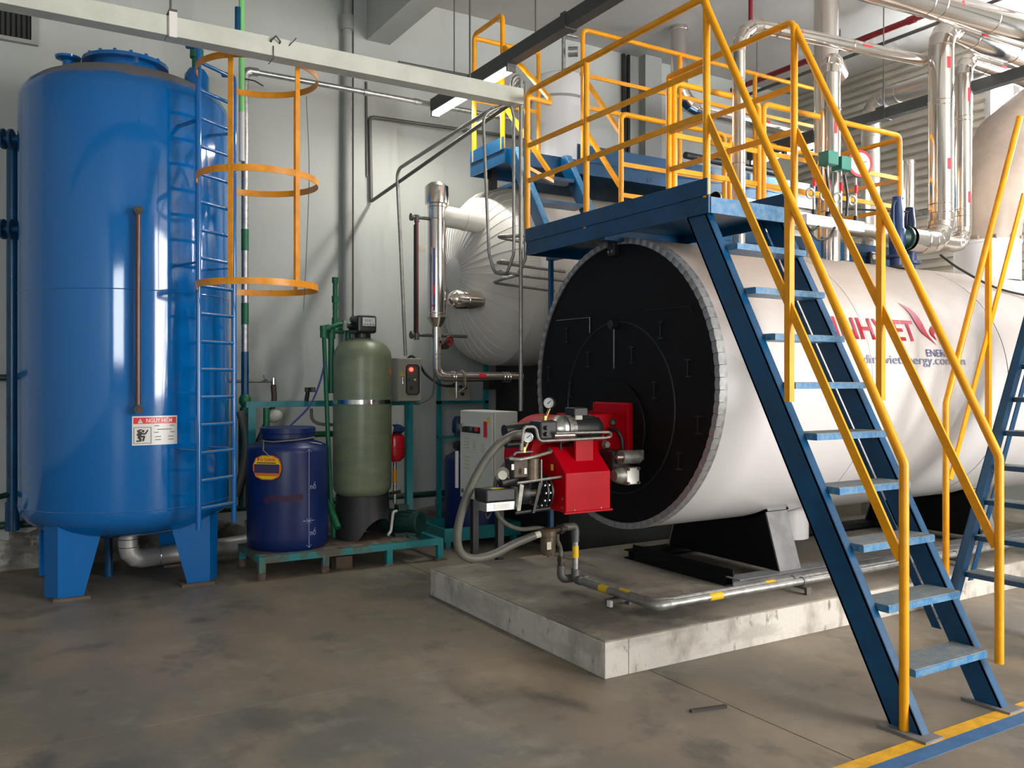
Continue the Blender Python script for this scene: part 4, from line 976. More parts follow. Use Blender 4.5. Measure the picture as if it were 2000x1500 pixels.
for d in (-0.02, 0.02): MB().cyl((3.465, lp.y + d, lp.z - 0.04), (3.475, lp.y + d, lp.z - 0.04), 0.008, n=8).build('bolt', 'galvanised', bo)
# saddles and base rails
for x0, x1 in ((4.43, 4.63), (6.75, 6.95)):
    yb, yt = 0.535, 0.40
    for xx in (x0, x1 - 0.012):
        MB().prism([(xx, OY - yb, 0.255), (xx, OY + yb, 0.255), (xx, OY + yt, 0.66), (xx, OY - yt, 0.66)], (0.012, 0, 0)).build('saddle_web', 'black_plate', bo, smooth=0)
    for s in (-1, 1):
        MB().prism([(x0, OY + s * yb, 0.255), (x1, OY + s * yb, 0.255), (x1, OY + s * yt, 0.68), (x0, OY + s * yt, 0.68)], (0, s * 0.012, 0)).build('saddle_flange', 'grey_steel', bo, smooth=0)
    MB().lathe([(OR + 0.001, x0), (OR + 0.02, x0), (OR + 0.02, x1), (OR + 0.001, x1)], (0, OY, OZ), axis=(1, 0, 0), n=24, a0=PI - 0.48, a1=PI + 0.48, ref=(0, 0, 1)).build('saddle_pad', 'black_plate', bo)
for y in (OY - 0.52, OY + 0.52):
    m = MB().box(4.03, 8.3, y - 0.06, y + 0.06, 0.19, 0.198).box(4.03, 8.3, y - 0.06, y + 0.06, 0.247, 0.255).box(4.03, 8.3, y - 0.005, y + 0.005, 0.198, 0.247)
    m.build('base_rail', 'black_plate' if y > OY else 'grey_steel', bo, smooth=0)
MB().box(4.03, 4.10, OY - 0.46, OY + 0.46, 0.19, 0.25).build('cross_rail', 'black_plate', bo, smooth=0)
MB().prism([(4.05, OY - 0.5, 0.255), (4.05, OY + 0.5, 0.255), (4.05, OY + 0.5, 0.30), (4.05, OY - 0.5, 0.30)], (0.01, 0, 0)).build('cross_plate', 'black_plate', bo, smooth=0)
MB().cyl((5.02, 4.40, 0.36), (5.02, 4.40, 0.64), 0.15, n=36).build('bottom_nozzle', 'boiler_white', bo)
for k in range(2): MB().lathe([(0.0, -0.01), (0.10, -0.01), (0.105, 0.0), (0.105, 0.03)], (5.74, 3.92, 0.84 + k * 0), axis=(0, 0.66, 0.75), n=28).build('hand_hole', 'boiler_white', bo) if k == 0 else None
MB().box(6.06, 6.13, OY - 0.03, OY + 0.03, OZ + OR - 0.02, OZ + OR + 0.12).build('lifting_lug', 'black_part', bo, smooth=0, bevel=0.015)
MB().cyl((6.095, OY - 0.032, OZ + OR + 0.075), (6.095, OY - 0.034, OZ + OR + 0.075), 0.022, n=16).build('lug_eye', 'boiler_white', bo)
# lettering wrapped round the cladding
def onb(x, z0, y, lift=0.004):
    th = math.asin((z0 - OZ) / OR) + y / OR
    return V((x, OY - (OR + lift) * math.cos(th), OZ + (OR + lift) * math.sin(th)))
def fit_lettering(text, X0, X1, z0, cap, material, **kw):
    o = lettering(text, 1.0, lambda x, y: V((x, y, 0)), 'lettering', material, None, **kw)
    co = [v.co.copy() for v in o.data.vertices]
    xa, xb = min(c.x for c in co), max(c.x for c in co)
    caph = 0.70
    for v, c in zip(o.data.vertices, co):
        v.co = onb(X0 + (X1 - X0) * (c.x - xa) / (xb - xa), z0, c.y * cap / caph, 0.0085) - V(bo['_o'])
    o.parent = bo; return o
fit_lettering('DINH', 4.38, 4.925, 1.772, 0.148, 'logo_red', bold=0.018)
fit_lettering('VIET', 4.945, 5.375, 1.772, 0.148, 'logo_red', bold=0.018)
fit_lettering('ENERGY', 5.43, 5.75, 1.668, 0.050, 'logo_blue')
fit_lettering('dinhvietenergy.com.vn', 4.76, 5.86, 1.615, 0.058, 'logo_grey')
def flame(rows):
    """rows: left and right edge points down the petal"""
    vs = []; fs = []
    for (a, b) in rows: vs += [onb(a[0], a[2], 0, 0.008), onb(b[0], b[2], 0, 0.008)]
    for k in range(len(rows) - 1): fs.append((2 * k, 2 * k + 1, 2 * k + 3, 2 * k + 2))
    MB().add(vs, fs).build('flame_emblem', 'logo_red', bo, smooth=0)
flame([((5.347, 3.620, 2.038), (5.350, 3.620, 2.038)), ((5.384, 3.620, 1.998), (5.435, 3.620, 2.000)), ((5.401, 3.620, 1.964), (5.466, 3.620, 1.966)), ((5.409, 3.620, 1.929), (5.484, 3.620, 1.932)), ((5.412, 3.620, 1.887), (5.492, 3.620, 1.890)), ((5.424, 3.620, 1.853), (5.494, 3.620, 1.855)), ((5.443, 3.620, 1.825), (5.498, 3.620, 1.827)), ((5.486, 3.620, 1.798), (5.515, 3.620, 1.799)), ((5.527, 3.620, 1.771), (5.541, 3.620, 1.772)), ((5.565, 3.620, 1.746), (5.568, 3.620, 1.746))])
flame([((5.626, 3.620, 1.898), (5.629, 3.620, 1.898)), ((5.562, 3.620, 1.868), (5.638, 3.620, 1.870)), ((5.536, 3.620, 1.842), (5.597, 3.620, 1.844)), ((5.541, 3.620, 1.814), (5.573, 3.620, 1.815)), ((5.579, 3.620, 1.780), (5.582, 3.620, 1.780))])
flame([((5.638, 3.620, 1.874), (5.644, 3.620, 1.874)), ((5.626, 3.620, 1.838), (5.680, 3.620, 1.839)), ((5.620, 3.620, 1.802), (5.686, 3.620, 1.804)), ((5.615, 3.620, 1.759), (5.626, 3.620, 1.759))])
# cladding strap at the rear
tag(MB().lathe([(OR + 0.003, 6.02), (OR + 0.006, 6.02), (OR + 0.006, 6.05), (OR + 0.003, 6.05)], (0, OY, OZ), axis=(1, 0, 0), n=96).build('joint_cover', 'flat_black', bo), 'x', 'x') if False else None

# flue
fx = 7.74
fu = thing('flue_duct', (fx, OY, OZ + OR), 'thick beige flue duct bending up from the rear of the boiler', 'duct')
MB().lathe([(0.272, -0.03), (0.272, 0.30), (0.28, 0.305), (0.28, 0.33), (0.262, 0.335)], (fx, OY, OZ + OR), n=48).build('collar', 'collar_white', fu)
zb = OZ + OR + 0.30
MB().sweep([(fx, OY, zb), (fx + 0.02, OY, zb + 0.30), (fx + 0.14, OY, zb + 0.62), (fx + 0.42, OY, zb + 0.98), (fx + 0.85, OY, zb + 1.25), (fx + 1.35, OY, zb + 1.40)], [0.262, 0.285, 0.32, 0.345, 0.35, 0.35], 40).build('elbow', 'flue_skin', fu, smooth=25)
bolt_ring(fu, (fx, OY, OZ + OR + 0.345), (0, 0, 1), 0.275, 12, 0.010, 0.04, 'flue_skin')
tag(MB().sweep(smooth_curve([(6.42, 4.10, 2.50), (6.55, 4.02, 2.39), (6.85, 3.92, 2.255), (7.2, 3.83, 2.19)]), 0.010, 8).build('sensor_cable', 'hose_black'), 'thin black cable lying over the rear shoulder of the boiler', 'cable')

# ================================================================ white control cabinet
cbn = thing('control_cabinet', (3.3, 5.8, 0), 'white control cabinet marked with a red 1 and pilot lights', 'cabinet')
AX0, AX1, AY0, AY1, AZ0, AZ1 = 3.20, 3.40, 5.55, 6.06, 0.59, 1.275
MB().box(AX0, AX1, AY0, AY1, AZ0, AZ1).build('case', 'cabinet_white', cbn, smooth=0, bevel=0.006)
dd = MB().box(AX0 - 0.022, AX0 - 0.004, AY0 + 0.003, AY1 - 0.003, AZ0 + 0.003, AZ1 - 0.003).build('door', 'cabinet_white', cbn, smooth=0, bevel=0.004)
for y in (AY0 + 0.06, AY1 - 0.06): MB().box(AX0 + 0.05, AX0 + 0.10, y - 0.025, y + 0.025, 0.0, AZ0).build('stand_leg', 'black_part', cbn, smooth=0)
XD = AX0 - 0.0225
def dpt(u, w): return (XD, AY1 - u * (AY1 - AY0), AZ1 - w * (AZ1 - AZ0))    # u to the right, w down the door
c0 = V(dpt(0.09, 0.19)); MB().cyl(c0, c0 - V((0.02, 0, 0)), 0.030, n=20).build('main_switch', 'chrome', dd)
for k, mm in enumerate(('ink', 'ink', 'ink', 'switch_green', 'ink', 'red_tape')):
    p = V(dpt(0.17 + k * 0.078, 0.205)); MB().cyl(p, p - V((0.018, 0, 0)), 0.016, n=14).build('pilot_button', mm, dd)
    p = V(dpt(0.17 + k * 0.078, 0.155)); MB().box(p.x - 0.002, p.x, p.y - 0.012, p.y + 0.012, p.z - 0.011, p.z + 0.011).build('button_plate', 'sign_white', dd, smooth=0)
MB().box(XD - 0.003, XD, dpt(0.64, 0)[1], dpt(0.06, 0)[1], dpt(0, 0.25)[2], dpt(0, 0.18)[2]).build('button_bar', 'black_part', dd, smooth=0)
o1 = V(dpt(0.69, 0.27)); lettering('1', 0.145, lambda x, y: o1 + V((-0.002, -x, y)), 'numeral', 'red_tape', dd, squeeze=1.6, bold=0.010)
for (u0, u1, w0, w1, mm) in ((0.85, 0.93, 0.06, 0.13, 'paper_yellow'), (0.12, 0.33, 0.29, 0.46, 'paper'), (0.40, 0.54, 0.33, 0.46, 'paper'), (0.66, 0.80, 0.34, 0.47, 'paper'), (0.12, 0.34, 0.49, 0.70, 'paper')):
    a, b = dpt(u0, w0), dpt(u1, w1)
    pp = MB().box(XD - 0.0012, XD, min(a[1], b[1]), max(a[1], b[1]), min(a[2], b[2]), max(a[2], b[2])).build('notice', mm, dd, smooth=0)
    if mm == 'paper':
        for j in range(4):
            zz = a[2] + (b[2] - a[2]) * (0.18 + 0.2 * j)
            MB().box(XD - 0.0016, XD - 0.0012, min(a[1], b[1]) + 0.012, max(a[1], b[1]) - 0.012, zz - 0.002, zz + 0.002).build('print_line', 'ink_grey', dd, smooth=0)
c1 = V(dpt(0.10, 0.92)); MB().cyl(c1, c1 - V((0.01, 0, 0)), 0.016, n=14).build('lock', 'cast_grey', dd)
MB().box(AX0 - 0.05, AX0 - 0.03, AY1 + 0.01, AY1 + 0.03, 0.66, 0.95).build('side_tag', 'sign_white', cbn, smooth=0)

# ================================================================ burner
bu = thing('burner', (3.1, 4.4, 0.75), 'red dual-fuel burner with black motor bolted to the boiler front', 'burner')
MB().box(3.44, 3.488, 4.29, 4.665, 1.02, 1.365).build('flange_plate', 'red_paint', bu, smooth=0, bevel=0.012)
MB().prism([(3.13, 4.31, 1.03), (3.44, 4.31, 1.00), (3.44, 4.31, 1.31), (3.13, 4.31, 1.295)], (0, 0.33, 0)).build('combustion_head', 'red_paint', bu, smooth=0, bevel=0.01)
MB().lathe([(0.0, -0.005), (0.24, -0.005), (0.255, 0.005), (0.255, 0.31), (0.24, 0.32), (0.0, 0.32)], (2.98, 4.30, 1.04), axis=(0, 1, 0), n=56).build('fan_housing', 'red_paint', bu)
bx = [(4.05, 0.752), (4.05, 0.976), (4.20, 1.115), (4.30, 1.13), (4.45, 1.13), (4.45, 0.752)]
MB().prism([(2.80, y, z) for y, z in bx], (0.32, 0, 0)).build('air_intake_box', 'red_paint', bu, smooth=0, bevel=0.006)
MB().box(2.79, 3.13, 4.042, 4.06, 0.745, 0.755).build('intake_lip', 'red_paint', bu, smooth=0)
for x in (2.86, 3.05): MB().cyl((x, 4.046, 0.765), (x, 4.052, 0.765), 0.005, n=8).build('screw', 'cast_grey', bu)
for z in (0.78, 0.83): MB().cyl((2.794, 4.08, z), (2.80, 4.08, z), 0.006, n=8).build('screw', 'cast_grey', bu)
MB().box(2.915, 3.045, 4.115, 4.135, 0.975, 1.165).build('motor_bracket', 'red_paint', bu, smooth=0, bevel=0.004)
for x in (2.93, 3.03): MB().cyl((x, 4.110, 0.99), (x, 4.116, 0.99), 0.006, n=8).build('screw', 'cast_grey', bu)
MB().box(2.785, 2.79, 4.16, 4.18, 0.985, 1.02).build('warning_label', 'paper_yellow', bu, smooth=0)
# motor
mo = MB().lathe([(0.0, 0.0), (0.055, 0.0), (0.075, 0.02), (0.078, 0.05), (0.078, 0.24), (0.07, 0.28), (0.045, 0.305), (0.0, 0.31)], (2.85, 4.20, 1.222), axis=(1, 0.02, -0.02), n=36).build('motor', 'black_part', bu, label='black finned electric motor')
for k in range(18):
    a = 2 * PI * k / 18; d = V((0, math.cos(a), math.sin(a)))
    MB().obox(V((2.995, 4.203, 1.219)) + d * 0.080, (1, 0, 0), d.cross(V((1, 0, 0))), d, 0.17, 0.003, 0.012).build('cooling_fin', 'black_part', mo, smooth=0)
MB().lathe([(0.0, -0.05), (0.045, -0.05), (0.05, -0.03), (0.080, 0.0), (0.080, 0.025), (0.05, 0.03)], (2.85, 4.20, 1.222), axis=(1, 0, 0), n=32).build('motor_flange', 'aluminium', bu)
MB().lathe([(0.074, 0.035), (0.080, 0.035), (0.080, 0.085), (0.074, 0.085)], (2.85, 4.20, 1.222), axis=(1, 0, 0), n=32).build('motor_ring', 'cast_grey', bu)
MB().box(2.93, 3.03, 4.15, 4.25, 1.295, 1.345).build('terminal_box', 'black_part', bu, smooth=0, bevel=0.006)
MB().box(2.935, 2.985, 4.145, 4.16, 1.255, 1.30).build('terminal_base', 'cast_grey', bu, smooth=0)
# oil pump in front of the motor
MB().box(2.68, 2.80, 4.13, 4.25, 1.165, 1.275).build('oil_pump', 'black_part', bu, smooth=0, bevel=0.012)
for y, z in ((4.128, 1.20), (4.128, 1.235)): MB().cyl((2.72, y - 0.02, z), (2.72, y + 0.005, z), 0.013, n=8).build('pump_plug', 'black_part', bu)
MB().cyl((2.77, 4.125, 1.19), (2.90, 4.11, 1.19), 0.016, n=12).build('pressure_port', 'aluminium', bu)
# gauges
def gauge(parent, c, nrm, r, depth, rim, stem_to, needle=0.7):
    c = V(c); nn = V(nrm).normalized(); g = MB().lathe([(0.0, -depth), (r * 0.92, -depth), (r, -depth * 0.8), (r, 0.004), (r * 0.9, 0.006), (r * 0.9, 0.0), (0.0, 0.0)], c, axis=nn, n=32).build('pressure_gauge', rim, parent)
    MB().cyl(c + nn * 0.0005, c + nn * 0.002, r * 0.89, n=28).build('dial', 'dial', g)
    u = V((0, 0, 1)); w = u.cross(nn).normalized()
    dirn = (w * math.cos(needle) + u * math.sin(needle))
    MB().bar(c + nn * 0.004 - dirn * r * 0.25, c + nn * 0.004 + dirn * r * 0.6, 0.004, 0.002, up=nn).build('needle', 'ink', g, smooth=0)
    for k in range(9):
        a = math.radians(-45 + k * 33.75); d = w * math.cos(a) + u * math.sin(a)
        MB().bar(c + nn * 0.003 + d * r * 0.70, c + nn * 0.003 + d * r * 0.83, 0.003, 0.001, up=nn).build('tick', 'ink_grey', g, smooth=0)
    MB().cyl(c - V((0, 0, r * 0.9)) - nn * depth * 0.5, stem_to, 0.009, n=10).build('gauge_stem', 'brass', parent)
    s = V(stem_to); MB().cyl(s, s + V((0, 0, 0.03)), 0.014, n=6).build('stem_nut', 'brass', parent)
gauge(bu, (2.785, 4.200, 1.375), (-0.75, -0.66, 0), 0.034, 0.04, 'black_part', (2.755, 4.20, 1.27))
gauge(bu, (2.591, 4.120, 1.186), (-0.55, -0.83, 0), 0.030, 0.035, 'chrome', (2.575, 4.14, 1.10))
# black fuel tubes at the left
MB().cyl((2.579, 4.360, 1.209), (2.774, 4.360, 1.222), 0.038, n=20).build('ignition_duct', 'black_part', bu)
MB().cyl((2.589, 4.360, 1.131), (2.847, 4.360, 1.140), 0.024, n=16).build('ignition_duct', 'black_part', bu)
# steel fuel lines
def line(pts, r=0.009, b=0.03, material='cast_grey'): return MB().tube(pts, r, bend=b, seg=5, n=10).build('fuel_line', material, bu)
line([(2.538, 4.100, 1.126), (2.548, 4.100, 1.246), (2.626, 4.090, 1.247), (2.637, 4.080, 1.164), (3.081, 4.060, 1.170)])
line([(2.765, 4.100, 1.205), (3.134, 4.080, 1.201), (3.172, 4.100, 1.174), (3.104, 4.100, 1.164)])
line([(2.458, 4.100, 1.073), (2.512, 4.080, 1.066), (2.613, 4.080, 1.079), (2.740, 4.100, 1.101), (2.746, 4.140, 1.109)], 0.010)
line([(2.497, 4.120, 1.087), (2.519, 4.130, 1.102), (2.634, 4.140, 1.102)], 0.006)
MB().cyl((2.538, 4.100, 1.155), (2.538, 4.100, 1.115), 0.012, n=8).build('line_nut', 'aluminium', bu)
# solenoid valves
for (px0, px1, py0, py1, mm) in ((1, 0, 0, 0, ''),):
    pass
s0 = V((2.551, 4.160, 1.018)); MB().box(s0.x - 0.055, s0.x + 0.055, 4.12, 4.22, s0.z - 0.06, s0.z + 0.05).build('solenoid_valve', 'bronze_dark', bu, smooth=0, bevel=0.008)
s1 = V((2.641, 4.140, 1.009)); MB().cyl((s1.x - 0.015, 4.13, s1.z - 0.06), (s1.x - 0.015, 4.13, s1.z + 0.055), 0.038, n=20).build('solenoid_coil', 'oily_brown', bu)
MB().box(s1.x + 0.02, s1.x + 0.026, 4.09, 4.19, s1.z - 0.075, s1.z + 0.05).build('mounting_plate', 'cast_grey', bu, smooth=0)
for p in ((2.484, 4.110, 1.025), (2.555, 4.090, 1.001)): MB().box(p[0] - 0.008, p[0] + 0.008, p[1] - 0.004, p[1], p[2] - 0.016, p[2] + 0.016).build('type_label', 'sign_white', bu, smooth=0)
s2 = V((2.489, 4.220, 0.975)); MB().cyl(s2 - V((0.02, 0.03, 0)), s2 + V((0.03, 0.03, 0)), 0.042, n=20).build('pressure_switch', 'cast_grey', bu)
MB().cyl(s2 - V((0.022, 0.032, 0)), s2 - V((0.03, 0.045, 0)), 0.026, n=16).build('switch_cap', 'paper', bu)
s3 = V((2.501, 4.200, 0.936)); MB().lathe([(0.0, -0.05), (0.03, -0.045), (0.038, 0.0), (0.03, 0.06), (0, 0.06)], s3, axis=(1, 0, 0.2), n=16).build('valve_body', 'black_part', bu)
# air damper servo and linkage
sb0, sb1 = V((2.322, 4.140, 0.925)), V((2.512, 4.140, 0.913))
MB().box(sb0.x, sb1.x, 4.12, 4.26, 0.835, 0.905).build('servo_cover', 'black_part', bu, smooth=0, bevel=0.010)
MB().box(sb0.x + 0.002, sb1.x, 4.122, 4.26, 0.785, 0.834).build('servo_base', 'aluminium', bu, smooth=0, bevel=0.004)
MB().box(sb0.x + 0.05, sb1.x - 0.04, 4.1195, 4.1215, 0.795, 0.825).build('type_label', 'sign_white', bu, smooth=0)
MB().box(sb0.x + 0.06, sb0.x + 0.13, 4.15, 4.19, 0.9052, 0.906).build('yellow_label', 'paper_yellow', bu, smooth=0)
MB().box(sb1.x, sb1.x + 0.02, 4.13, 4.25, 0.80, 0.91).build('servo_bracket', 'cast_grey', bu, smooth=0)
f0, f1 = V((2.508, 4.100, 0.846)), V((2.684, 4.100, 0.834))
for yy in (4.10, 4.28):
    MB().prism([(f0.x, yy, 0.78), (f0.x + 0.022, yy, 0.78), (f0.x + 0.045, yy, 0.92), (f0.x + 0.02, yy, 0.93)], (0, 0.008, 0)).build('frame_plate', 'cast_grey', bu, smooth=0)
    MB().prism([(f1.x - 0.075, yy, 0.76), (f1.x - 0.06, yy, 0.76), (f1.x - 0.005, yy, 0.93), (f1.x - 0.03, yy, 0.93)], (0, 0.008, 0)).build('frame_plate', 'black_part', bu, smooth=0)
MB().cyl((f0.x + 0.01, 4.19, 0.86), (2.74, 4.19, 0.86), 0.020, n=14).build('damper_shaft', 'oily_brown', bu)
MB().lathe([(0.0, 0.0), (0.05, 0.0), (0.06, 0.02), (0.06, 0.06), (0.0, 0.06)], (f0.x + 0.05, 4.19, 0.86), axis=(1, 0, 0), n=24).build('coupling', 'black_part', bu)
for x in (2.715, 2.745):
    MB().lathe([(0.0, 0.0), (0.098, 0.0), (0.098, 0.012), (0.0, 0.012)], (x, 4.20, 0.865), axis=(1, 0, 0), n=36).build('valve_flange', 'black_part', bu)
    for k in range(12):
        a = 2 * PI * k / 12; p = V((x - 0.004, 4.20 + 0.086 * math.cos(a), 0.865 + 0.086 * math.sin(a)))
        MB().cyl(p, p + V((-0.008, 0, 0)), 0.008, n=6).build('bolt', 'aluminium', bu, smooth=0)
MB().cyl((f0.x, 4.10, 0.935), (2.80, 4.09, 0.955), 0.008, n=8).build('tie_rod', 'cast_grey', bu)
MB().cyl((f0.x, 4.12, 0.765), (2.74, 4.12, 0.775), 0.010, n=8).build('tie_rod', 'black_part', bu)
MB().box(2.66, 2.74, 4.22, 4.40, 0.79, 1.0).build('gas_inlet', 'black_part', bu, smooth=0, bevel=0.01)
# gas valves on the right
MB().cyl((3.249, 4.120, 1.044), (3.388, 4.120, 1.041), 0.042, n=20).build('gas_regulator', 'cast_grey', bu)
g1 = V((3.396, 4.120, 1.053)); MB().box(g1.x - 0.01, g1.x + 0.01, 4.09, 4.15, g1.z - 0.03, g1.z + 0.03).build('regulator_cap', 'aluminium', bu, smooth=0)
MB().cyl((3.203, 4.100, 1.048), (3.249, 4.100, 1.046), 0.014, n=10).build('regulator_port', 'aluminium', bu)
g2 = V((3.312, 4.100, 0.935)); MB().box(g2.x - 0.055, g2.x + 0.045, 4.07, 4.17, g2.z - 0.055, g2.z + 0.05).build('valve_actuator', 'aluminium', bu, smooth=0, bevel=0.006)
MB().lathe([(0.0, 0), (0.035, 0), (0.05, 0.04), (0.05, 0.08)], g2 - V((0.115, -0.02, 0.0)), axis=(1, 0, 0), n=20).build('valve_throat', 'cast_grey', bu)
for dx in (-0.045, 0.035):
    for dz in (-0.045, 0.04): MB().cyl((g2.x + dx, 4.062, g2.z + dz), (g2.x + dx, 4.072, g2.z + dz), 0.010, n=8).build('bolt', 'black_part', bu)
MB().box(3.22, 3.36, 4.16, 4.40, 0.93, 1.08).build('gas_manifold', 'black_part', bu, smooth=0, bevel=0.02)
MB().sweep(smooth_curve([(3.295, 4.290, 1.204), (3.304, 4.220, 1.195), (3.321, 4.200, 1.145), (3.328, 4.200, 1.082)]), 0.012, 10).build('black_cable', 'hose_black', bu)
pk = V((3.335, 4.300, 1.244)); MB().torus((pk.x, 4.306, pk.z), (0, 1, 0), 0.020, 0.007, 20, 8).build('peep_hole', 'bronze_dark', bu)
MB().cyl((pk.x, 4.31, pk.z), (pk.x, 4.304, pk.z), 0.017, n=16).build('peep_glass', 'cast_grey', bu)
kv = V((3.252, 4.280, 1.111)); MB().lathe([(0.0, 0), (0.03, 0.005), (0.02, 0.03), (0, 0.03)], kv, axis=(0, -1, 0), n=6).build('hand_knob', 'cast_grey', bu)
MB().torus((2.905, 4.200, 1.117), (0.2, -1, 0.1), 0.045, 0.008, 28, 8).build('coiled_cable', 'hose_black', bu)

# ---------------------------------------------------------------- fuel hoses, filter and floor pipes
h1 = thing('fuel_hose', (2.227, 4.280, 0.659), 'thick grey fuel hose drooping from the burner to the oil filter', 'hose')
MB().sweep(smooth_curve([(2.635, 4.240, 1.199), (2.559, 4.240, 1.189), (2.457, 4.240, 1.132), (2.363, 4.260, 1.010), (2.282, 4.280, 0.841), (2.241, 4.300, 0.670), (2.264, 4.320, 0.546), (2.348, 4.330, 0.493), (2.481, 4.340, 0.497), (2.643, 4.350, 0.545), (2.782, 4.350, 0.581)], 6), 0.024, 16).build('hose', 'hose_grey', h1)
for a, b in (((2.593, 4.240, 1.197), (2.642, 4.240, 1.199)), ((2.768, 4.350, 0.579), (2.819, 4.350, 0.586))): MB().cyl(a, b, 0.021, n=12).build('ferrule', 'paper' if a[2] < 1 else 'cast_grey', h1)
h2 = thing('return_hose', (2.474, 4.240, 0.759), 'thinner grey hose looping under the burner servo to the filter', 'hose')
MB().sweep(smooth_curve([(2.554, 4.220, 1.071), (2.518, 4.240, 1.033), (2.487, 4.280, 0.958), (2.479, 4.300, 0.869), (2.485, 4.300, 0.765), (2.555, 4.320, 0.683), (2.685, 4.360, 0.627), (2.836, 4.400, 0.614), (2.931, 4.420, 0.588)], 6), 0.013, 12).build('hose', 'hose_grey', h2)
tag(MB().sweep(smooth_curve([(2.368, 4.200, 0.816), (2.362, 4.200, 0.773), (2.375, 4.200, 0.738), (2.408, 4.200, 0.784)]), 0.006, 8).build('servo_cable', 'hose_black'), 'thin black cable loop hanging below the servo box', 'cable')
fx_, fy_ = 2.885, 4.36
fl_ = thing('oil_filter', (fx_, fy_, 0.44), 'brown oil filter cup hanging from the fuel pipe in front of the boiler', 'filter')
MB().lathe([(0.0, 0.455), (0.038, 0.455), (0.046, 0.47), (0.046, 0.565), (0.050, 0.568), (0.050, 0.60), (0.040, 0.612), (0.0, 0.615)], (fx_, fy_, 0), n=28).build('cup', 'oily_brown', fl_)
MB().cyl((fx_, fy_, 0.44), (fx_, fy_, 0.457), 0.006, n=8).build('drain_screw', 'bronze_dark', fl_)
MB().box(fx_ - 0.038, fx_ - 0.008, fy_ - 0.048, fy_ - 0.046, 0.495, 0.54).build('type_label', 'paper', fl_, smooth=0)
MB().lathe([(0.0, 0), (0.02, 0), (0.02, 0.05), (0.03, 0.055), (0.03, 0.08), (0.018, 0.085), (0.018, 0.12)], (fx_ + 0.04, fy_ + 0.01, 0.595), axis=(1, 0.2, 0), n=12).build('shutoff_cock', 'bronze_dark', fl_)
PXa, PYa = 3.13, 4.42
fp = thing('fuel_supply_pipe', (PXa, PYa, 0.19), 'galvanised fuel pipe with yellow bands running along the slab edge, nearer one', 'pipe', 'fuel pipes on the slab')
MB().tube([(3.02, 4.40, 0.60), (PXa, PYa, 0.60), (PXa, PYa, 0.50)], 0.024, bend=0.03, n=14).build('elbow', 'dark_conduit', fp)
MB().cyl((PXa, PYa, 0.30), (PXa, PYa, 0.56), 0.020, n=16).build('riser', 'galvanised', fp)
for z0, z1 in ((0.29, 0.33), (0.54, 0.57)): MB().cyl((PXa, PYa, z0), (PXa, PYa, z1), 0.026, n=14).build('socket', 'dark_conduit', fp)
MB().cyl((PXa, PYa, 0.40), (PXa, PYa, 0.475), 0.0207, n=16).build('yellow_band', 'yellow_mark', fp)
MB().tube([(PXa, PYa, 0.33), (PXa, PYa, 0.265), (PXa, PYa - 0.06, 0.265)], 0.027, bend=0.035, n=14).build('elbow', 'dark_conduit', fp)
MB().cyl((PXa, PYa - 0.05, 0.265), (PXa, 3.70, 0.265), 0.022, n=16).build('run', 'conduit', fp)
MB().tube([(PXa, 3.74, 0.265), (PXa, 3.655, 0.265), (PXa + 0.09, 3.655, 0.265)], 0.029, bend=0.045, n=14).build('elbow', 'conduit', fp)
MB().cyl((PXa + 0.06, 3.655, 0.265), (8.6, 3.655, 0.265), 0.022, n=16).build('run', 'galvanised', fp)
for x in (3.22,): MB().cyl((x, 3.655, 0.265), (x + 0.035, 3.655, 0.265), 0.0275, n=14).build('socket', 'galvanised', fp)
for x in (3.52, 5.5): MB().cyl((x, 3.655, 0.265), (x + 0.10, 3.655, 0.265), 0.0226, n=16).build('yellow_band', 'yellow_mark', fp)
MB().cyl((PXa, 4.08, 0.265), (PXa, 4.16, 0.265), 0.0226, n=16).build('yellow_band', 'yellow_mark', fp)
fr = thing('fuel_return_pipe', (PXa + 0.06, PYa, 0.19), 'galvanised fuel pipe with yellow bands running along the slab, farther one', 'pipe', 'fuel pipes on the slab')
PXb = PXa + 0.055
MB().sweep(smooth_curve([(2.98, 4.40, 0.585), (3.0, 4.43, 0.52), (3.05, 4.47, 0.46), (3.055, 4.47, 0.40)]), 0.014, 10).build('hose', 'hose_grey', fr)
MB().cyl((3.055, 4.47, 0.33), (3.055, 4.47, 0.41), 0.020, n=10).build('nipple', 'bronze_dark', fr)
MB().cyl((3.055, 4.47, 0.375), (3.055, 4.47, 0.395), 0.026, n=6).build('nut', 'bronze_dark', fr)
MB().tube([(3.055, 4.47, 0.35), (3.055, 4.47, 0.262), (PXb, 4.47, 0.262), (PXb, 4.38, 0.262)], 0.026, bend=0.04, n=14).build('elbow', 'dark_conduit', fr)
MB().cyl((PXb, 4.40, 0.262), (PXb, 3.78, 0.262), 0.020, n=16).build('run', 'conduit', fr)
MB().tube([(PXb, 3.80, 0.262), (PXb, 3.725, 0.262), (PXb + 0.08, 3.725, 0.262)], 0.026, bend=0.04, n=14).build('elbow', 'conduit', fr)
MB().cyl((PXb + 0.05, 3.725, 0.262), (8.6, 3.725, 0.262), 0.020, n=16).build('run', 'galvanised', fr)
for x in (4.05,): MB().cyl((x, 3.725, 0.262), (x + 0.08, 3.725, 0.262), 0.0206, n=16).build('yellow_band', 'yellow_mark', fr)
MB().cyl((PXb, 3.95, 0.262), (PXb, 4.04, 0.262), 0.0206, n=16).build('yellow_band', 'yellow_mark', fr)
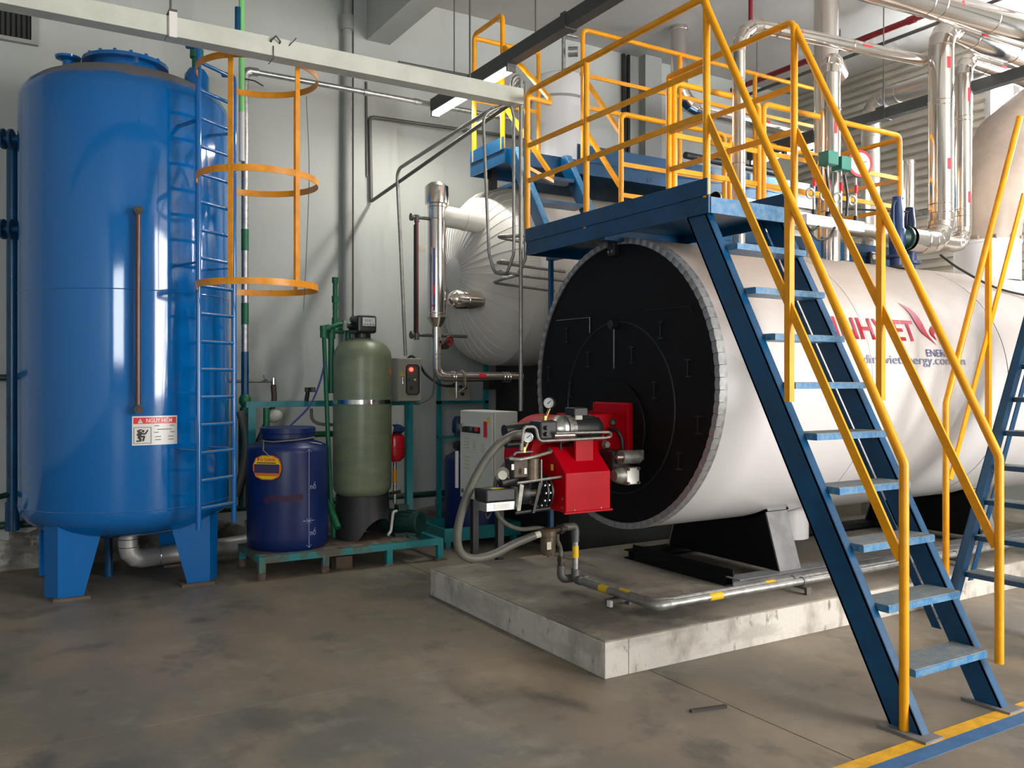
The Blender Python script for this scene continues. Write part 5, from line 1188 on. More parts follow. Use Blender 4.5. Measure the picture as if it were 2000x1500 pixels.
for k, x in enumerate((4.30, 5.9)):
    cl = thing('pipe_clamp', (x, 3.69, 0.19), ('steel pipe support with clamps under the fuel pipes near the first saddle', 'steel pipe support under the fuel pipes behind the stair')[k], 'pipe support')
    MB().box(x - 0.02, x + 0.02, 3.60, 3.84, 0.222, 0.236).build('channel', 'dark_conduit', cl, smooth=0)
    for y in (3.60, 3.82): MB().box(x - 0.02, x + 0.02, y, y + 0.02, 0.19, 0.222).build('foot', 'dark_conduit', cl, smooth=0)
    for y, z, r in ((3.655, 0.265, 0.025), (3.725, 0.262, 0.023)): MB().torus((x, y, z), (1, 0, 0), r, 0.004, 20, 6).build('clamp', 'galvanised', cl)
k0 = thing('pipe_bracket', (3.1, 3.98, 0.19), 'small bracket with a bright cap under the fuel pipes near the slab corner', 'pipe support')
MB().box(3.06, 3.24, 3.99, 4.03, 0.215, 0.238).build('channel', 'dark_conduit', k0, smooth=0)
for x in (3.07, 3.21): MB().box(x, x + 0.02, 3.99, 4.03, 0.19, 0.215).build('foot', 'dark_conduit', k0, smooth=0)
MB().box(3.055, 3.075, 3.97, 4.0, 0.20, 0.235).build('cap', 'sign_white', k0, smooth=0)

# ================================================================ access stair in front of the boiler
ST0, ST1 = 3.35, 3.99
def stair(name, label, o, run, side, width, n, rise, going, first_nose, stringer_depth, top_z, rails=True):
    """o: foot point of the left stringer (world xy at z=0 of its nose line); run: horizontal climb direction; side: across, left to right"""
    root = thing(name, (o[0], o[1], 0), label, 'stair')
    return root
s1 = thing('access_stair', (3.67, 2.5, 0), 'steep blue steel stair with yellow handrails rising to the boiler platform', 'stair')
NOSE0, RISE, GO = 2.286, 0.2475, 0.1295
SLOPE = RISE / GO
def sy(z): return 2.215 + z / 1.885          # upper (front) edge line of the stringers
def channel(parent, x_web, flange_dir, z_top, name='stringer'):
    d = 0.155; t = 0.007; fw = 0.052
    zf = 0.012
    # web
    def P(x, off, z): return (x, sy(z) + off, z)
    m = MB()
    poly = [P(x_web, 0, zf), P(x_web, d, zf), P(x_web, d, z_top), P(x_web, 0, z_top)]
    m.prism(poly, (t * flange_dir, 0, 0))
    for off in (0.0, d - 0.012):
        poly = [P(x_web, off, zf), P(x_web, off + 0.012, zf), P(x_web, off + 0.012, z_top), P(x_web, off, z_top)]
        m.prism(poly, (fw * flange_dir, 0, 0))
    return m.build(name, 'blue', parent, smooth=0)
channel(s1, ST0, 1, 2.47)
# right stringer: a web with an angle behind a narrow slit
def P_(x, off, z): return (x, sy(z) + off, z)
xr = 3.945
m = MB(); m.prism([P_(xr, 0, 0.012), P_(xr, 0.125, 0.012), P_(xr, 0.125, 2.47), P_(xr, 0, 2.47)], (0.008, 0, 0))
m.prism([P_(xr, 0, 0.012), P_(xr, 0.012, 0.012), P_(xr, 0.012, 2.47), P_(xr, 0, 2.47)], (0.052, 0, 0))
m.build('stringer', 'blue', s1, smooth=0)
m = MB(); m.prism([P_(xr - 0.004, 0.137, 0.30), P_(xr - 0.004, 0.185, 0.30), P_(xr - 0.004, 0.185, 2.45), P_(xr - 0.004, 0.137, 2.45)], (0.008, 0, 0))
m.build('stringer_angle', 'blue', s1, smooth=0)
for k in range(9):
    z = RISE * (k + 1) + 0.012; y = NOSE0 + GO * k
    t = MB().box(ST0 + 0.056, xr - 0.002, y, y + 0.17, z - 0.034, z - 0.004).build('tread', 'blue_worn_lit', s1, smooth=0)
    MB().box(ST0 + 0.056, xr - 0.002, y + 0.004, y + 0.17, z - 0.004, z).build('tread_plate', 'tread_top', t, smooth=0)
for x0, x1 in ((3.30, 3.42), (3.92, 4.04)):
    MB().box(x0, x1, 2.17, 2.40, 0.0, 0.012).build('foot_plate', 'grey_steel', s1, smooth=0)
RR = 0.0205
for x, ylow, ytop, zb, zt in ((3.345, 2.30, 3.50, 0.012, 3.565), (3.985, 2.255, 3.44, 0.20, 3.555)):
    hr = MB().tube([(x, ylow, zb), (x, ylow, 1.15), (x, ytop, zt)], RR, bend=0.06, seg=5, n=14).build('handrail', 'yellow', s1)
    f = lambda y: 1.15 + (zt - 1.15) * (y - ylow) / (ytop - ylow)
    ym = 2.92 if x < 3.6 else 2.875
    MB().bar((x, ym, 1.40), (x, ym, f(ym)), 0.034, 0.034, up=(0, 1, 0)).build('handrail_post', 'yellow', s1, smooth=0)
    MB().bar((x, ylow + 0.015, 0.735), (x, ytop - 0.01, 2.945), 0.012, 0.042).build('mid_rail', 'yellow', s1, smooth=0)

# ================================================================ boiler platform with guard rails
PZ = 2.50
pf_ = thing('boiler_platform', (4.8, 4.6, 2.4), 'blue steel platform over the boiler with yellow guard rails', 'platform')
MB().box(3.345, 3.975, 3.47, 5.31, PZ - 0.03, PZ - 0.004).build('deck', 'blue', pf_, smooth=0)
MB().box(3.976, 6.54, 4.52, 5.31, PZ - 0.03, PZ - 0.004).build('deck', 'blue', pf_, smooth=0)
def edge(x0, x1, y0, y1, z0, z1, name, material='blue'): return MB().box(x0, x1, y0, y1, z0, z1).build(name, material, pf_, smooth=0)
edge(3.330, 3.345, 3.46, 5.32, 2.415, 2.515, 'edge_channel'); edge(3.322, 3.330, 3.462, 5.318, 2.51, 2.603, 'toe_board')
edge(3.345, 3.975, 3.455, 3.47, 2.415, 2.502, 'edge_channel', 'blue_worn_lit')  # lighter blue here paints the light falling on the front edge
edge(3.976, 3.990, 3.46, 4.505, 2.415, 2.515, 'edge_channel'); edge(3.991, 3.999, 3.462, 4.505, 2.51, 2.603, 'toe_board')
edge(3.976, 6.555, 4.506, 4.52, 2.415, 2.515, 'edge_channel'); edge(4.0, 6.555, 4.498, 4.506, 2.51, 2.603, 'toe_board')
edge(3.345, 6.555, 5.311, 5.325, 2.415, 2.515, 'edge_channel'); edge(4.23, 6.555, 5.326, 5.334, 2.51, 2.603, 'toe_board')
edge(6.541, 6.555, 4.52, 5.31, 2.415, 2.515, 'edge_channel')
for x in (3.9,):
    edge(3.345, 3.975, 4.4, 4.45, 2.40, 2.469, 'joist')
for x, y in ((3.64, 5.46), (6.5, 5.46)):
    MB().bar((x, y, 0.19), (x, y, 2.415), 0.03, 0.03, up=(0, 1, 0)).build('support_leg', 'blue', pf_, smooth=0)
for x in (3.64, 6.5): edge(x - 0.03, x + 0.03, 5.325, 5.48, 2.415, 2.44, 'leg_bracket')
PR = 0.0205
def post(x, y, z0, z1, material='yellow', parent=pf_): return MB().cyl((x, y, z0), (x, y, z1), PR, n=14).build('post', material, parent)
def rail(p, q, r=PR, parent=pf_, material='yellow'): return MB().cyl(p, q, r, n=12).build('rail', material, parent)
XL = 3.345; TOPZ = 3.60
# left side, above the boiler front
MB().tube([(XL, 5.325, 2.6), (XL, 5.325, TOPZ), (XL, 3.49, TOPZ), (XL, 3.49, 2.5)], PR, bend=0.06, seg=5, n=14).build('top_rail', 'yellow', pf_)
post(XL, 4.60, 2.5, TOPZ)
for z in (3.21, 2.955):
    MB().bar((XL, 3.50, z), (XL, 5.31, z), 0.012, 0.034).build('mid_rail', 'yellow', pf_, smooth=0)
# right side of the landing bay
XR = 3.975
MB().tube([(XR, 3.435, 2.45), (XR, 3.435, 3.58), (XR, 4.51, 3.58)], PR, bend=0.05, seg=5, n=14).build('top_rail', 'yellow', pf_)
post(XR, 4.51, 2.5, 3.58)
for z in (3.20, 2.945):
    MB().bar((XR, 3.45, z), (XR, 4.50, z), 0.012, 0.034).build('mid_rail', 'yellow', pf_, smooth=0)
# walkway, near side
def bay(y, x0, x1, zt=3.55, levels=(3.19, 2.95)):
    MB().tube([(x0, y, 2.5), (x0, y, zt), (x1, y, zt), (x1, y, 2.5)], PR, bend=0.05, seg=5, n=14).build('top_rail', 'yellow', pf_)
    for z in levels: MB().bar((x0, y, z), (x1, y, z), 0.012, 0.034).build('mid_rail', 'yellow', pf_, smooth=0)
bay(4.51, 4.02, 4.84); bay(4.51, 4.89, 6.50)
post(5.70, 4.51, 2.5, 3.55)
bay(5.318, 4.20, 5.30, 3.58); bay(5.318, 5.36, 6.50, 3.56)
post(4.75, 5.318, 2.5, 3.58)
MB().tube([(6.53, 4.53, 2.5), (6.53, 4.53, 3.53), (6.53, 5.30, 3.53), (6.53, 5.30, 2.5)], PR, bend=0.05, seg=5, n=14).build('top_rail', 'yellow', pf_)
for z in (3.19, 2.95): MB().bar((6.53, 4.55, z), (6.53, 5.28, z), 0.012, 0.034).build('mid_rail', 'yellow', pf_, smooth=0)

# ================================================================ upper platform and its short stair
up = thing('upper_platform', (5.4, 6.7, 3.3), 'higher blue platform above the insulated tank with yellow guard rails', 'platform')
UZ = 3.46
def uedge(x0, x1, y0, y1, z0, z1, name, material='blue'): return MB().box(x0, x1, y0, y1, z0, z1).build(name, material, up, smooth=0)
uedge(3.715, 7.6, 6.265, 6.84, UZ - 0.03, UZ, 'deck'); uedge(4.40, 7.6, 6.841, 7.75, UZ - 0.03, UZ, 'deck')
uedge(3.700, 3.714, 6.25, 6.855, 3.34, 3.46, 'edge_channel'); uedge(3.692, 3.700, 6.26, 6.845, 3.452, 3.56, 'toe_board')
uedge(3.715, 7.6, 6.25, 6.264, 3.34, 3.46, 'edge_channel'); uedge(4.44, 7.6, 6.242, 6.25, 3.452, 3.60, 'toe_board')
uedge(3.715, 4.40, 6.841, 6.855, 3.34, 3.46, 'edge_channel')
for x in (3.9, 5.4, 7.2): MB().bar((x, 6.80, 3.19), (x, 6.80, 3.43), 0.06, 0.06, up=(0, 1, 0)).build('stool', 'flat_black', up, smooth=0)
MB().tube([(3.71, 6.30, UZ), (3.71, 6.30, 4.60), (3.71, 6.80, 4.60), (3.71, 6.80, UZ)], PR, bend=0.05, seg=5, n=14).build('top_rail', 'yellow', up)
for z in (4.05, 3.78): MB().bar((3.71, 6.31, z), (3.71, 6.79, z), 0.012, 0.034).build('mid_rail', 'yellow', up, smooth=0)
MB().cyl((3.71, 6.81, 4.575), (4.40, 6.81, 4.575), PR, n=12).build('top_rail', 'yellow', up)
MB().bar((3.71, 6.81, 4.02), (4.40, 6.81, 4.02), 0.012, 0.034).build('mid_rail', 'yellow', up, smooth=0)
post(4.40, 6.81, UZ, 4.60, parent=up)
MB().tube([(4.47, 6.20, UZ + 0.0), (4.47, 6.20, 4.60), (7.55, 6.20, 4.60), (7.55, 6.20, UZ)], PR, bend=0.05, seg=5, n=14).build('top_rail', 'yellow', up)
for x in (5.60, 6.60): post(x, 6.20, UZ, 4.60, parent=up)
for z in (4.20, 3.92): MB().bar((4.47, 6.20, z), (7.55, 6.20, z), 0.012, 0.034).build('mid_rail', 'yellow', up, smooth=0)
us = thing('upper_stair', (4.0, 5.8, 2.5), 'short blue stair with yellow rails between the two platforms', 'stair')
for x in (3.74, 4.27):
    MB().prism([(x, 5.55, 2.50), (x, 5.67, 2.50), (x, 6.255, 3.36), (x, 6.255, 3.46), (x, 6.18, 3.46)], (0.01, 0, 0)).build('stringer', 'blue', us, smooth=0)
    MB().prism([(x, 5.54, 2.50), (x, 5.55, 2.50), (x, 6.18, 3.46), (x, 6.17, 3.46)], (0.055, 0, 0)).build('stringer_flange', 'blue_worn_lit', us, smooth=0)
for k in range(3):
    z = 2.74 + 0.24 * k; y = 5.72 + 0.155 * k
    MB().box(3.796, 4.268, y, y + 0.16, z - 0.03, z).build('tread', 'blue', us, smooth=0)
# stair rails
MB().bar((4.44, 6.18, 4.20), (4.21, 5.34, 3.44), 0.030, 0.030).build('stair_rail', 'yellow', us, smooth=0)
MB().bar((4.44, 6.18, 3.76), (4.21, 5.34, 3.02), 0.030, 0.030).build('stair_rail', 'yellow', us, smooth=0)
MB().tube([(3.72, 6.28, 4.32), (3.76, 5.66, 3.72), (3.72, 5.60, 3.66), (3.36, 5.36, 3.58)], PR, bend=0.03, n=12).build('stair_rail', 'yellow', us)
MB().bar((3.74, 6.28, 3.80), (3.76, 5.62, 3.10), 0.030, 0.030).build('stair_rail', 'yellow', us, smooth=0)
MB().bar((3.36, 5.35, 3.06), (3.76, 5.62, 3.06), 0.026, 0.026).build('stair_rail', 'yellow', us, smooth=0)

# ================================================================ second stair at the right edge
s2_ = thing('rear_stair', (5.4, 3.0, 0), 'second blue stair with yellow rails at the right, climbing along the boiler', 'stair')
def sx2(z): return 5.17 + z / 2.03
for y, fd in ((3.30, -1), (2.66, 1)):
    m = MB(); d = 0.15
    m.prism([(sx2(0.012), y, 0.012), (sx2(0.012) + d, y, 0.012), (sx2(2.5) + d, y, 2.5), (sx2(2.5), y, 2.5)], (0, 0.008 * fd, 0))
    m.prism([(sx2(0.012), y, 0.012), (sx2(0.012) + 0.012, y, 0.012), (sx2(2.5) + 0.012, y, 2.5), (sx2(2.5), y, 2.5)], (0, 0.055 * fd, 0))
    m.build('stringer', 'blue', s2_, smooth=0)
    MB().prism([(sx2(0.2) + d + 0.05, y, 0.20), (sx2(0.2) + d + 0.10, y, 0.20), (sx2(2.5) + d + 0.10, y, 2.5), (sx2(2.5) + d + 0.05, y, 2.5)], (0, 0.008 * fd, 0)).build('stringer_angle', 'blue', s2_, smooth=0)
    MB().box(5.13, 5.36, y - 0.06, y + 0.06, 0.0, 0.012).build('foot_plate', 'grey_steel', s2_, smooth=0)
for k in range(10):
    z = 0.285 + 0.222 * k; x = sx2(z) + 0.03
    t = MB().box(x, x + 0.15, 2.715, 3.245, z - 0.034, z - 0.004).build('tread', 'blue', s2_, smooth=0)
    MB().box(x, x + 0.15, 2.715, 3.245, z - 0.004, z).build('tread_plate', 'tread_top', t, smooth=0)
for y in (3.31, 2.65):
    MB().tube([(5.245, y, 0.16), (5.245, y, 1.36), (6.10, y, 3.33)], PR, bend=0.05, seg=5, n=14).build('handrail', 'yellow', s2_)
    MB().bar((5.29, y, 0.87), (6.15, y, 2.80), 0.012, 0.036).build('mid_rail', 'yellow', s2_, smooth=0)
    MB().bar((5.72, y, 1.14), (5.72, y, 2.46), 0.030, 0.030, up=(0, 1, 0)).build('handrail_post', 'yellow', s2_, smooth=0)
MB().box(sx2(2.5), 7.2, 2.66, 3.40, 2.44, 2.50).build('top_landing', 'blue', s2_, smooth=0)
for x in (6.6, 7.1):
    MB().bar((x, 2.72, 0.0), (x, 2.72, 2.44), 0.05, 0.05, up=(0, 1, 0)).build('landing_leg', 'blue', s2_, smooth=0)

# ================================================================ clad steam pipes over the boiler
def clad_pipe(name, loc, label, pts, r, bend, bands=(), marks=(), material='cladding', seg=4):
    t = thing(name, loc, label, 'pipe')
    path = fillet(pts, bend, seg) if bend else [V(p) for p in pts]
    MB().sweep(path, r, 28, split=True).build('pipe', material, t, smooth=20)
    for i in range(1, len(path) - 1):
        tg = (path[i] - path[i - 1]).normalized() + (path[i + 1] - path[i]).normalized()
        MB().torus(path[i], tg, r, 0.0028, 28, 5).build('elbow_seam', material, t)
    for c, ax in bands:
        MB().torus(c, ax, r + 0.0005, 0.004, 28, 6).build('band', material, t)
    for c, d, ln in marks:
        # short red tape strip on the camera side of the pipe
        c = V(c); d = V(d).normalized(); side = V((-0.35, -0.94, 0)); side = (side - d * side.dot(d)).normalized()
        tg = d.cross(side); vs = []
        for e in (-ln / 2, ln / 2):
            for a in (-0.16, 0.0, 0.16): vs.append(c + d * e + (side * math.cos(a) + tg * math.sin(a)) * (r + 0.002))
        MB().add(vs, [(0, 1, 4, 3), (1, 2, 5, 4)]).build('red_mark', 'red_tape', t)
    return t
# main steam pipe up through the platform bay and along to the header
clad_pipe('steam_pipe', (4.42, 4.30, 2.40), 'slim silver clad pipe rising through the platform then running right',
          [(4.42, 4.30, 2.38), (4.42, 4.30, 3.98), (6.50, 4.30, 4.11)], 0.045, 0.22,
          bands=[((4.42, 4.30, 3.0), (0, 0, 1)), ((4.8, 4.3, 4.003), (1, 0, 0.06)), ((5.6, 4.3, 4.053), (1, 0, 0.06))],
          marks=[((4.42, 4.30, 3.55), (0, 0, 1), 0.07), ((4.42, 4.30, 2.66), (0, 0, 1), 0.06), ((4.98, 4.30, 4.015), (1, 0, 0.06), 0.09), ((5.75, 4.30, 4.063), (1, 0, 0.06), 0.10)])
clad_pipe('outlet_pipe', (5.31, 4.25, 2.38), 'silver clad pipe standing on the boiler top in front of the thick stack',
          [(5.31, 4.25, 2.38), (5.31, 4.25, 3.88), (5.62, 4.42, 3.88)], 0.070, 0.12,
          bands=[((5.31, 4.25, 3.5), (0, 0, 1)), ((5.31, 4.25, 2.75), (0, 0, 1))], marks=[((5.31, 4.25, 3.36), (0, 0, 1), 0.10)])
clad_pipe('steam_stack', (6.75, 5.45, 2.5), 'thick silver clad pipe rising to the ceiling behind the gauge cluster',
          [(6.75, 5.45, 1.6), (6.75, 5.45, CZ - 0.001)], 0.112, 0.0, bands=[((6.75, 5.45, 3.4), (0, 0, 1)), ((6.75, 5.45, 4.3), (0, 0, 1))])
clad_pipe('safety_discharge_pipe', (6.59, 4.20, 2.6), 'nearer of the two tall silver discharge pipes, with a crimped bottom elbow',
          [(6.16, 4.20, 2.62), (6.59, 4.20, 2.62), (6.59, 4.20, 4.37), (8.25, 4.20, 4.37), (8.25, 4.20, CZ - 0.001)], 0.096, 0.17,
          bands=[((6.59, 4.20, 2.86), (0, 0, 1)), ((6.59, 4.20, 2.93), (0, 0, 1)), ((6.59, 4.20, 3.72), (0, 0, 1)), ((6.59, 4.20, 3.76), (0, 0, 1)), ((6.32, 4.2, 2.62), (1, 0, 0)), ((7.0, 4.2, 4.37), (1, 0, 0)), ((7.6, 4.2, 4.37), (1, 0, 0))],
          marks=[((6.59, 4.20, 4.05), (0, 0, 1), 0.09), ((6.59, 4.20, 3.24), (0, 0, 1), 0.09), ((7.05, 4.20, 4.37), (1, 0, 0), 0.08)])
clad_pipe('second_discharge_pipe', (7.39, 4.50, 2.7), 'farther of the two tall silver discharge pipes, right of the nearer one',
          [(6.80, 4.50, 2.71), (7.39, 4.50, 2.71), (7.39, 4.50, 4.36), (8.55, 4.50, 4.36), (8.55, 4.50, CZ - 0.001)], 0.074, 0.15,
          bands=[((7.39, 4.50, 2.96), (0, 0, 1)), ((7.39, 4.50, 3.02), (0, 0, 1)), ((7.39, 4.50, 3.80), (0, 0, 1)), ((7.39, 4.50, 3.84), (0, 0, 1)), ((7.7, 4.5, 4.36), (1, 0, 0))],
          marks=[((7.39, 4.50, 4.02), (0, 0, 1), 0.12), ((7.39, 4.50, 3.12), (0, 0, 1), 0.10), ((7.9, 4.5, 4.36), (1, 0, 0), 0.08)])
clad_pipe('overhead_pipe', (7.0, 3.90, 4.3), 'large silver clad pipe crossing overhead at the upper right corner',
          [(4.6, 3.88, 4.22), (9.2, 3.93, 4.52)], 0.105, 0.0, bands=[((5.9, 3.894, 4.305), (1, 0, 0.065)), ((6.05, 3.896, 4.315), (1, 0, 0.065)), ((6.75, 3.905, 4.36), (1, 0, 0.065))],
          marks=[((6.2, 3.9, 4.325), (1, 0, 0.065), 0.10)])
clad_pipe('rear_vertical_pipe', (8.3, 6.25, 1.0), 'silver clad pipe by the siding with an elbow below the ceiling',
          [(8.35, 6.15, 0.0), (8.35, 6.15, 4.60), (8.35, 4.0, 4.58)], 0.10, 0.20, bands=[((8.35, 6.15, 4.2), (0, 0, 1)), ((8.35, 5.8, 4.597), (0, 1, 0))], material='cladding_dull')
clad_pipe('far_vertical_pipe', (8.75, 6.0, 0.0), 'silver clad pipe standing by the siding right of the elbowed one',
          [(8.75, 5.98, 0.0), (8.75, 5.98, 3.95)], 0.085, 0.0, bands=[((8.75, 5.98, 3.2), (0, 0, 1)), ((8.75, 5.98, 3.90), (0, 0, 1))])
clad_pipe('back_wall_pipe', (6.55, 7.05, 3.8), 'silver clad pipe dropping from the ceiling behind the upper platform, then running right',
          [(6.36, 7.05, CZ - 0.001), (6.36, 7.05, 4.50), (8.9, 6.95, 4.38)], 0.092, 0.22, bands=[((6.36, 7.05, 5.28), (0, 0, 1)), ((6.36, 7.05, 4.82), (0, 0, 1))],
          marks=[((6.36, 7.05, 4.98), (0, 0, 1), 0.09), ((7.55, 7.0, 4.447), (1, 0, -0.05), 0.10)])
clad_pipe('low_back_pipe', (7.2, 6.6, 3.6), 'silver pipe running right behind the walkway below the far lamp',
          [(5.9, 6.05, 3.22), (8.9, 6.05, 3.10)], 0.085, 0.0, bands=[((6.9, 6.05, 3.18), (1, 0, 0))], material='cladding_dull')
tag(MB().tube([(6.05, 6.62, 3.80), (7.4, 6.62, 3.78)], 0.035, n=12).build('black_pipe', 'hose_black'), 'thin black pipe behind the yellow rails of the upper platform', 'pipe')

# gauge manifold on the boiler
gm = thing('gauge_manifold', (5.3, 4.05, 2.44), 'white manifold with green pressure switches, siphons and a red rimmed gauge', 'gauge manifold')
MB().bar((5.02, 4.02, 2.605), (5.63, 4.02, 2.605), 0.05, 0.075).build('header', 'collar_white', gm, smooth=0, bevel=0.005)
MB().cyl((5.50, 4.05, 2.36), (5.50, 4.05, 2.59), 0.02, n=10).build('riser', 'galvanised', gm)
MB().cyl((5.10, 4.05, 2.36), (5.10, 4.05, 2.59), 0.02, n=10).build('riser', 'galvanised', gm)
for i, (x, zt, kind) in enumerate(((5.12, 2.93, 'b'), (5.26, 3.0, 'g'), (5.40, 2.98, 'g'), (5.56, 2.95, 'd'))):
    MB().cyl((x, 4.02, 2.64), (x, 4.02, 2.68), 0.016, n=10).build('nipple', 'hose_black', gm)
    MB().torus((x - 0.035, 4.02, 2.79), (0.15, 1, 0), 0.032, 0.008, 24, 8).build('siphon_loop', 'galvanised', gm)
    MB().cyl((x, 4.02, 2.68), (x, 4.02, zt), 0.010, n=10).build('siphon_stem', 'galvanised', gm)
    MB().cyl((x, 4.015, 2.84), (x, 4.015, 2.90), 0.013, n=10).build('red_sleeve', 'red_tape', gm)
    if kind == 'g': MB().box(x - 0.05, x + 0.055, 3.97, 4.06, zt, zt + 0.095).build('pressure_switch', 'switch_green', gm, smooth=0, bevel=0.006)
    if kind == 'b': MB().box(x - 0.02, x + 0.02, 4.0, 4.04, zt + 0.06, zt + 0.12).build('pressure_sensor', 'hose_black', gm, smooth=0, bevel=0.006)
gd = V((5.57, 3.99, 3.05)); gn = V((-0.35, -0.94, 0)).normalized()
MB().lathe([(0.0, -0.05), (0.08, -0.05), (0.092, -0.03), (0.092, 0.0), (0.072, 0.002)], gd, axis=gn, n=36).build('gauge_case', 'grey_steel', gm)
MB().lathe([(0.094, -0.004), (0.096, 0.004), (0.078, 0.006)], gd, axis=gn, n=36).build('gauge_rim', 'red_tape', gm)
MB().cyl(gd, gd + gn * 0.003, 0.078, n=32).build('dial', 'dial', gm)
ww = V((0, 0, 1)).cross(gn); MB().bar(gd + gn * 0.006 - ww * 0.02, gd + gn * 0.006 + ww * 0.05 + V((0, 0, 0.015)), 0.005, 0.002, up=gn).build('needle', 'ink', gm, smooth=0)
for pts in (((5.22, 4.0, 2.97), (5.24, 3.99, 2.80), (5.25, 3.99, 2.66)), ((5.40, 3.99, 2.95), (5.42, 3.98, 2.80), (5.41, 3.98, 2.66)), ((5.02, 4.0, 2.56), (5.10, 3.98, 2.47), (5.22, 3.98, 2.49), (5.30, 3.99, 2.57)), ((5.0, 4.0, 2.57), (5.05, 3.98, 2.53), (5.12, 3.98, 2.56))):
    MB().sweep(smooth_curve(pts), 0.009, 8).build('cable', 'hose_black', gm)
gm.location.x -= 0.27
# safety valves
for i, (x, y, zb, lab) in enumerate(((6.02, 4.20, 2.40, 'nearer dark blue safety valve on the boiler top'), (6.62, 4.50, 2.43, 'farther dark blue safety valve right of the nearer one'))):
    v = thing('safety_valve', (x, y, zb), lab, 'valve', 'safety valves on the boiler')
    MB().lathe([(0.05, 0.0), (0.05, 0.06), (0.09, 0.065), (0.09, 0.085), (0.055, 0.09), (0.06, 0.18), (0.065, 0.28), (0.052, 0.30), (0.048, 0.42), (0.040, 0.48), (0.035, 0.54), (0.0, 0.545)], (x, y, zb - 0.01), n=24).build('body', 'deep_blue_valve', v)
    MB().lathe([(0.05, 0.0), (0.07, 0.06), (0.095, 0.065), (0.095, 0.085), (0.0, 0.085)], (x + 0.02, y, 2.62 if i == 0 else 2.71), axis=(1, 0, 0), n=24).build('outlet_flange', 'dark_green' if i == 0 else 'deep_blue_valve', v)
    MB().sweep(smooth_curve([(x + 0.04, y - 0.02, zb + 0.52), (x - 0.06, y - 0.02, zb + 0.48), (x - 0.075, y - 0.02, zb + 0.38), (x - 0.065, y - 0.02, zb + 0.26)]), 0.010, 8).build('lever', 'deep_blue_valve', v)
    MB().lathe([(0.0, 0.0), (0.10, 0.0), (0.10, 0.02), (0.0, 0.02)], (x, y, zb - 0.03), n=24).build('base_flange', 'black_part', v)
tag(MB().cyl((5.45, 4.3, 2.80), (6.30, 4.30, 2.86), 0.008, n=8).build('lever_rod', 'hose_black'), 'thin black rod leading to the nearer safety valve', 'rod')

# ================================================================ cable tray, conduits, lamps
tr = thing('cable_tray', (1.5, 5.60, 3.6), 'long pale grey cable tray hung across the room in front of the wall', 'cable tray')
TZ = 3.555
for (x0, x1) in ((-2.0, 0.9), (0.902, 3.39)):
    MB().box(x0, x1, 5.45, 5.57, TZ, TZ + 0.118).build('tray_length', 'tray_white', tr, smooth=0, bevel=0.003)
for x in (0.93, 2.97):
    MB().cyl((x, 5.51, TZ + 0.12), (x, 5.51, CZ), 0.007, n=8).build('hanger_rod', 'dark_conduit', tr)
MB().box(0.91, 0.955, 5.435, 5.45, TZ - 0.01, TZ + 0.14).build('joint_strap', 'sign_white', tr, smooth=0)
MB().box(0.91, 0.955, 5.435, 5.585, TZ + 0.14, TZ + 0.155).build('hanger_plate', 'rusty', tr, smooth=0)
MB().tube([(1.515, 5.45, TZ + 0.085), (1.515, 5.43, TZ + 0.09), (1.54, 5.42, TZ + 0.115), (1.57, 5.43, TZ + 0.09), (1.57, 5.45, TZ + 0.085)], 0.006, n=6).build('wire_loop', 'hose_black', tr)
MB().tube([(1.53, 5.445, TZ + 0.06), (1.53, 5.44, TZ - 0.02), (1.50, 5.45, TZ - 0.06)], 0.003, n=6).build('loose_wire', 'hose_black', tr)
MB().cyl((1.63, 5.45, TZ + 0.08), (1.67, 5.42, TZ + 0.13), 0.003, n=6).build('loose_wire', 'hose_black', tr)

def conduit(pts, label, r=0.013, bend=0.07, material='conduit'):
    tag(MB().tube(pts, r, bend=bend, seg=6, n=10).build('conduit', material), label, 'conduit')
cy_ = 5.505
conduit([(3.34, 5.53, 3.67), (3.34, 5.53, 3.76), (3.40, cy_, 3.79), (3.40, cy_, 1.28)], 'middle conduit of the bundle dropping from the tray to the white cabinet', 0.016, 0.06)
conduit([(3.38, 5.55, 3.67), (3.38, 5.55, 3.74), (3.44, cy_, 3.76), (3.44, cy_ , 2.42), (3.40, cy_ + 0.05, 2.30), (3.30, cy_ + 0.1, 2.27), (3.30, cy_ + 0.25, 2.26), (3.9, cy_ + 0.30, 2.23)], 'right conduit of the bundle, turning toward the insulated tank low down', 0.013, 0.05)
conduit([(3.33, 5.53, 3.555), (3.35, cy_ + 0.02, 3.48), (3.35, cy_ + 0.02, 2.45), (3.30, cy_ + 0.04, 2.30), (3.20, cy_ + 0.05, 2.30), (3.16, cy_ + 0.06, 2.45), (3.12, cy_ + 0.08, 3.48), (3.28, 5.55, 3.555)], 'conduit loop hanging in a U left of the bundle', 0.012, 0.12)
conduit([(3.46, cy_, 2.60), (3.30, cy_ + 0.05, 2.585), (3.28, cy_ + 0.12, 2.59), (3.34, cy_ + 0.2, 2.60), (3.95, cy_ + 0.25, 2.56)], 'uppermost horizontal conduit loop below the platform corner', 0.014, 0.05)
conduit([(3.44, cy_ + 0.02, 2.36), (3.28, cy_ + 0.06, 2.40), (3.28, cy_ + 0.16, 2.40), (3.95, cy_ + 0.22, 2.38)], 'middle horizontal conduit loop below the platform corner', 0.012, 0.04)
conduit([(3.42, cy_ + 0.02, 2.30), (3.27, cy_ + 0.08, 2.325), (3.27, cy_ + 0.18, 2.325), (3.95, cy_ + 0.24, 2.31)], 'lower horizontal conduit loop below the platform corner', 0.012, 0.04)
conduit([(3.201, 5.560, 3.530), (3.179, 7.300, 3.429), (3.214, 7.300, 2.787), (3.184, 7.120, 1.729)], 'conduit sloping from the tray then dropping to the beige control box', 0.016, 0.10)
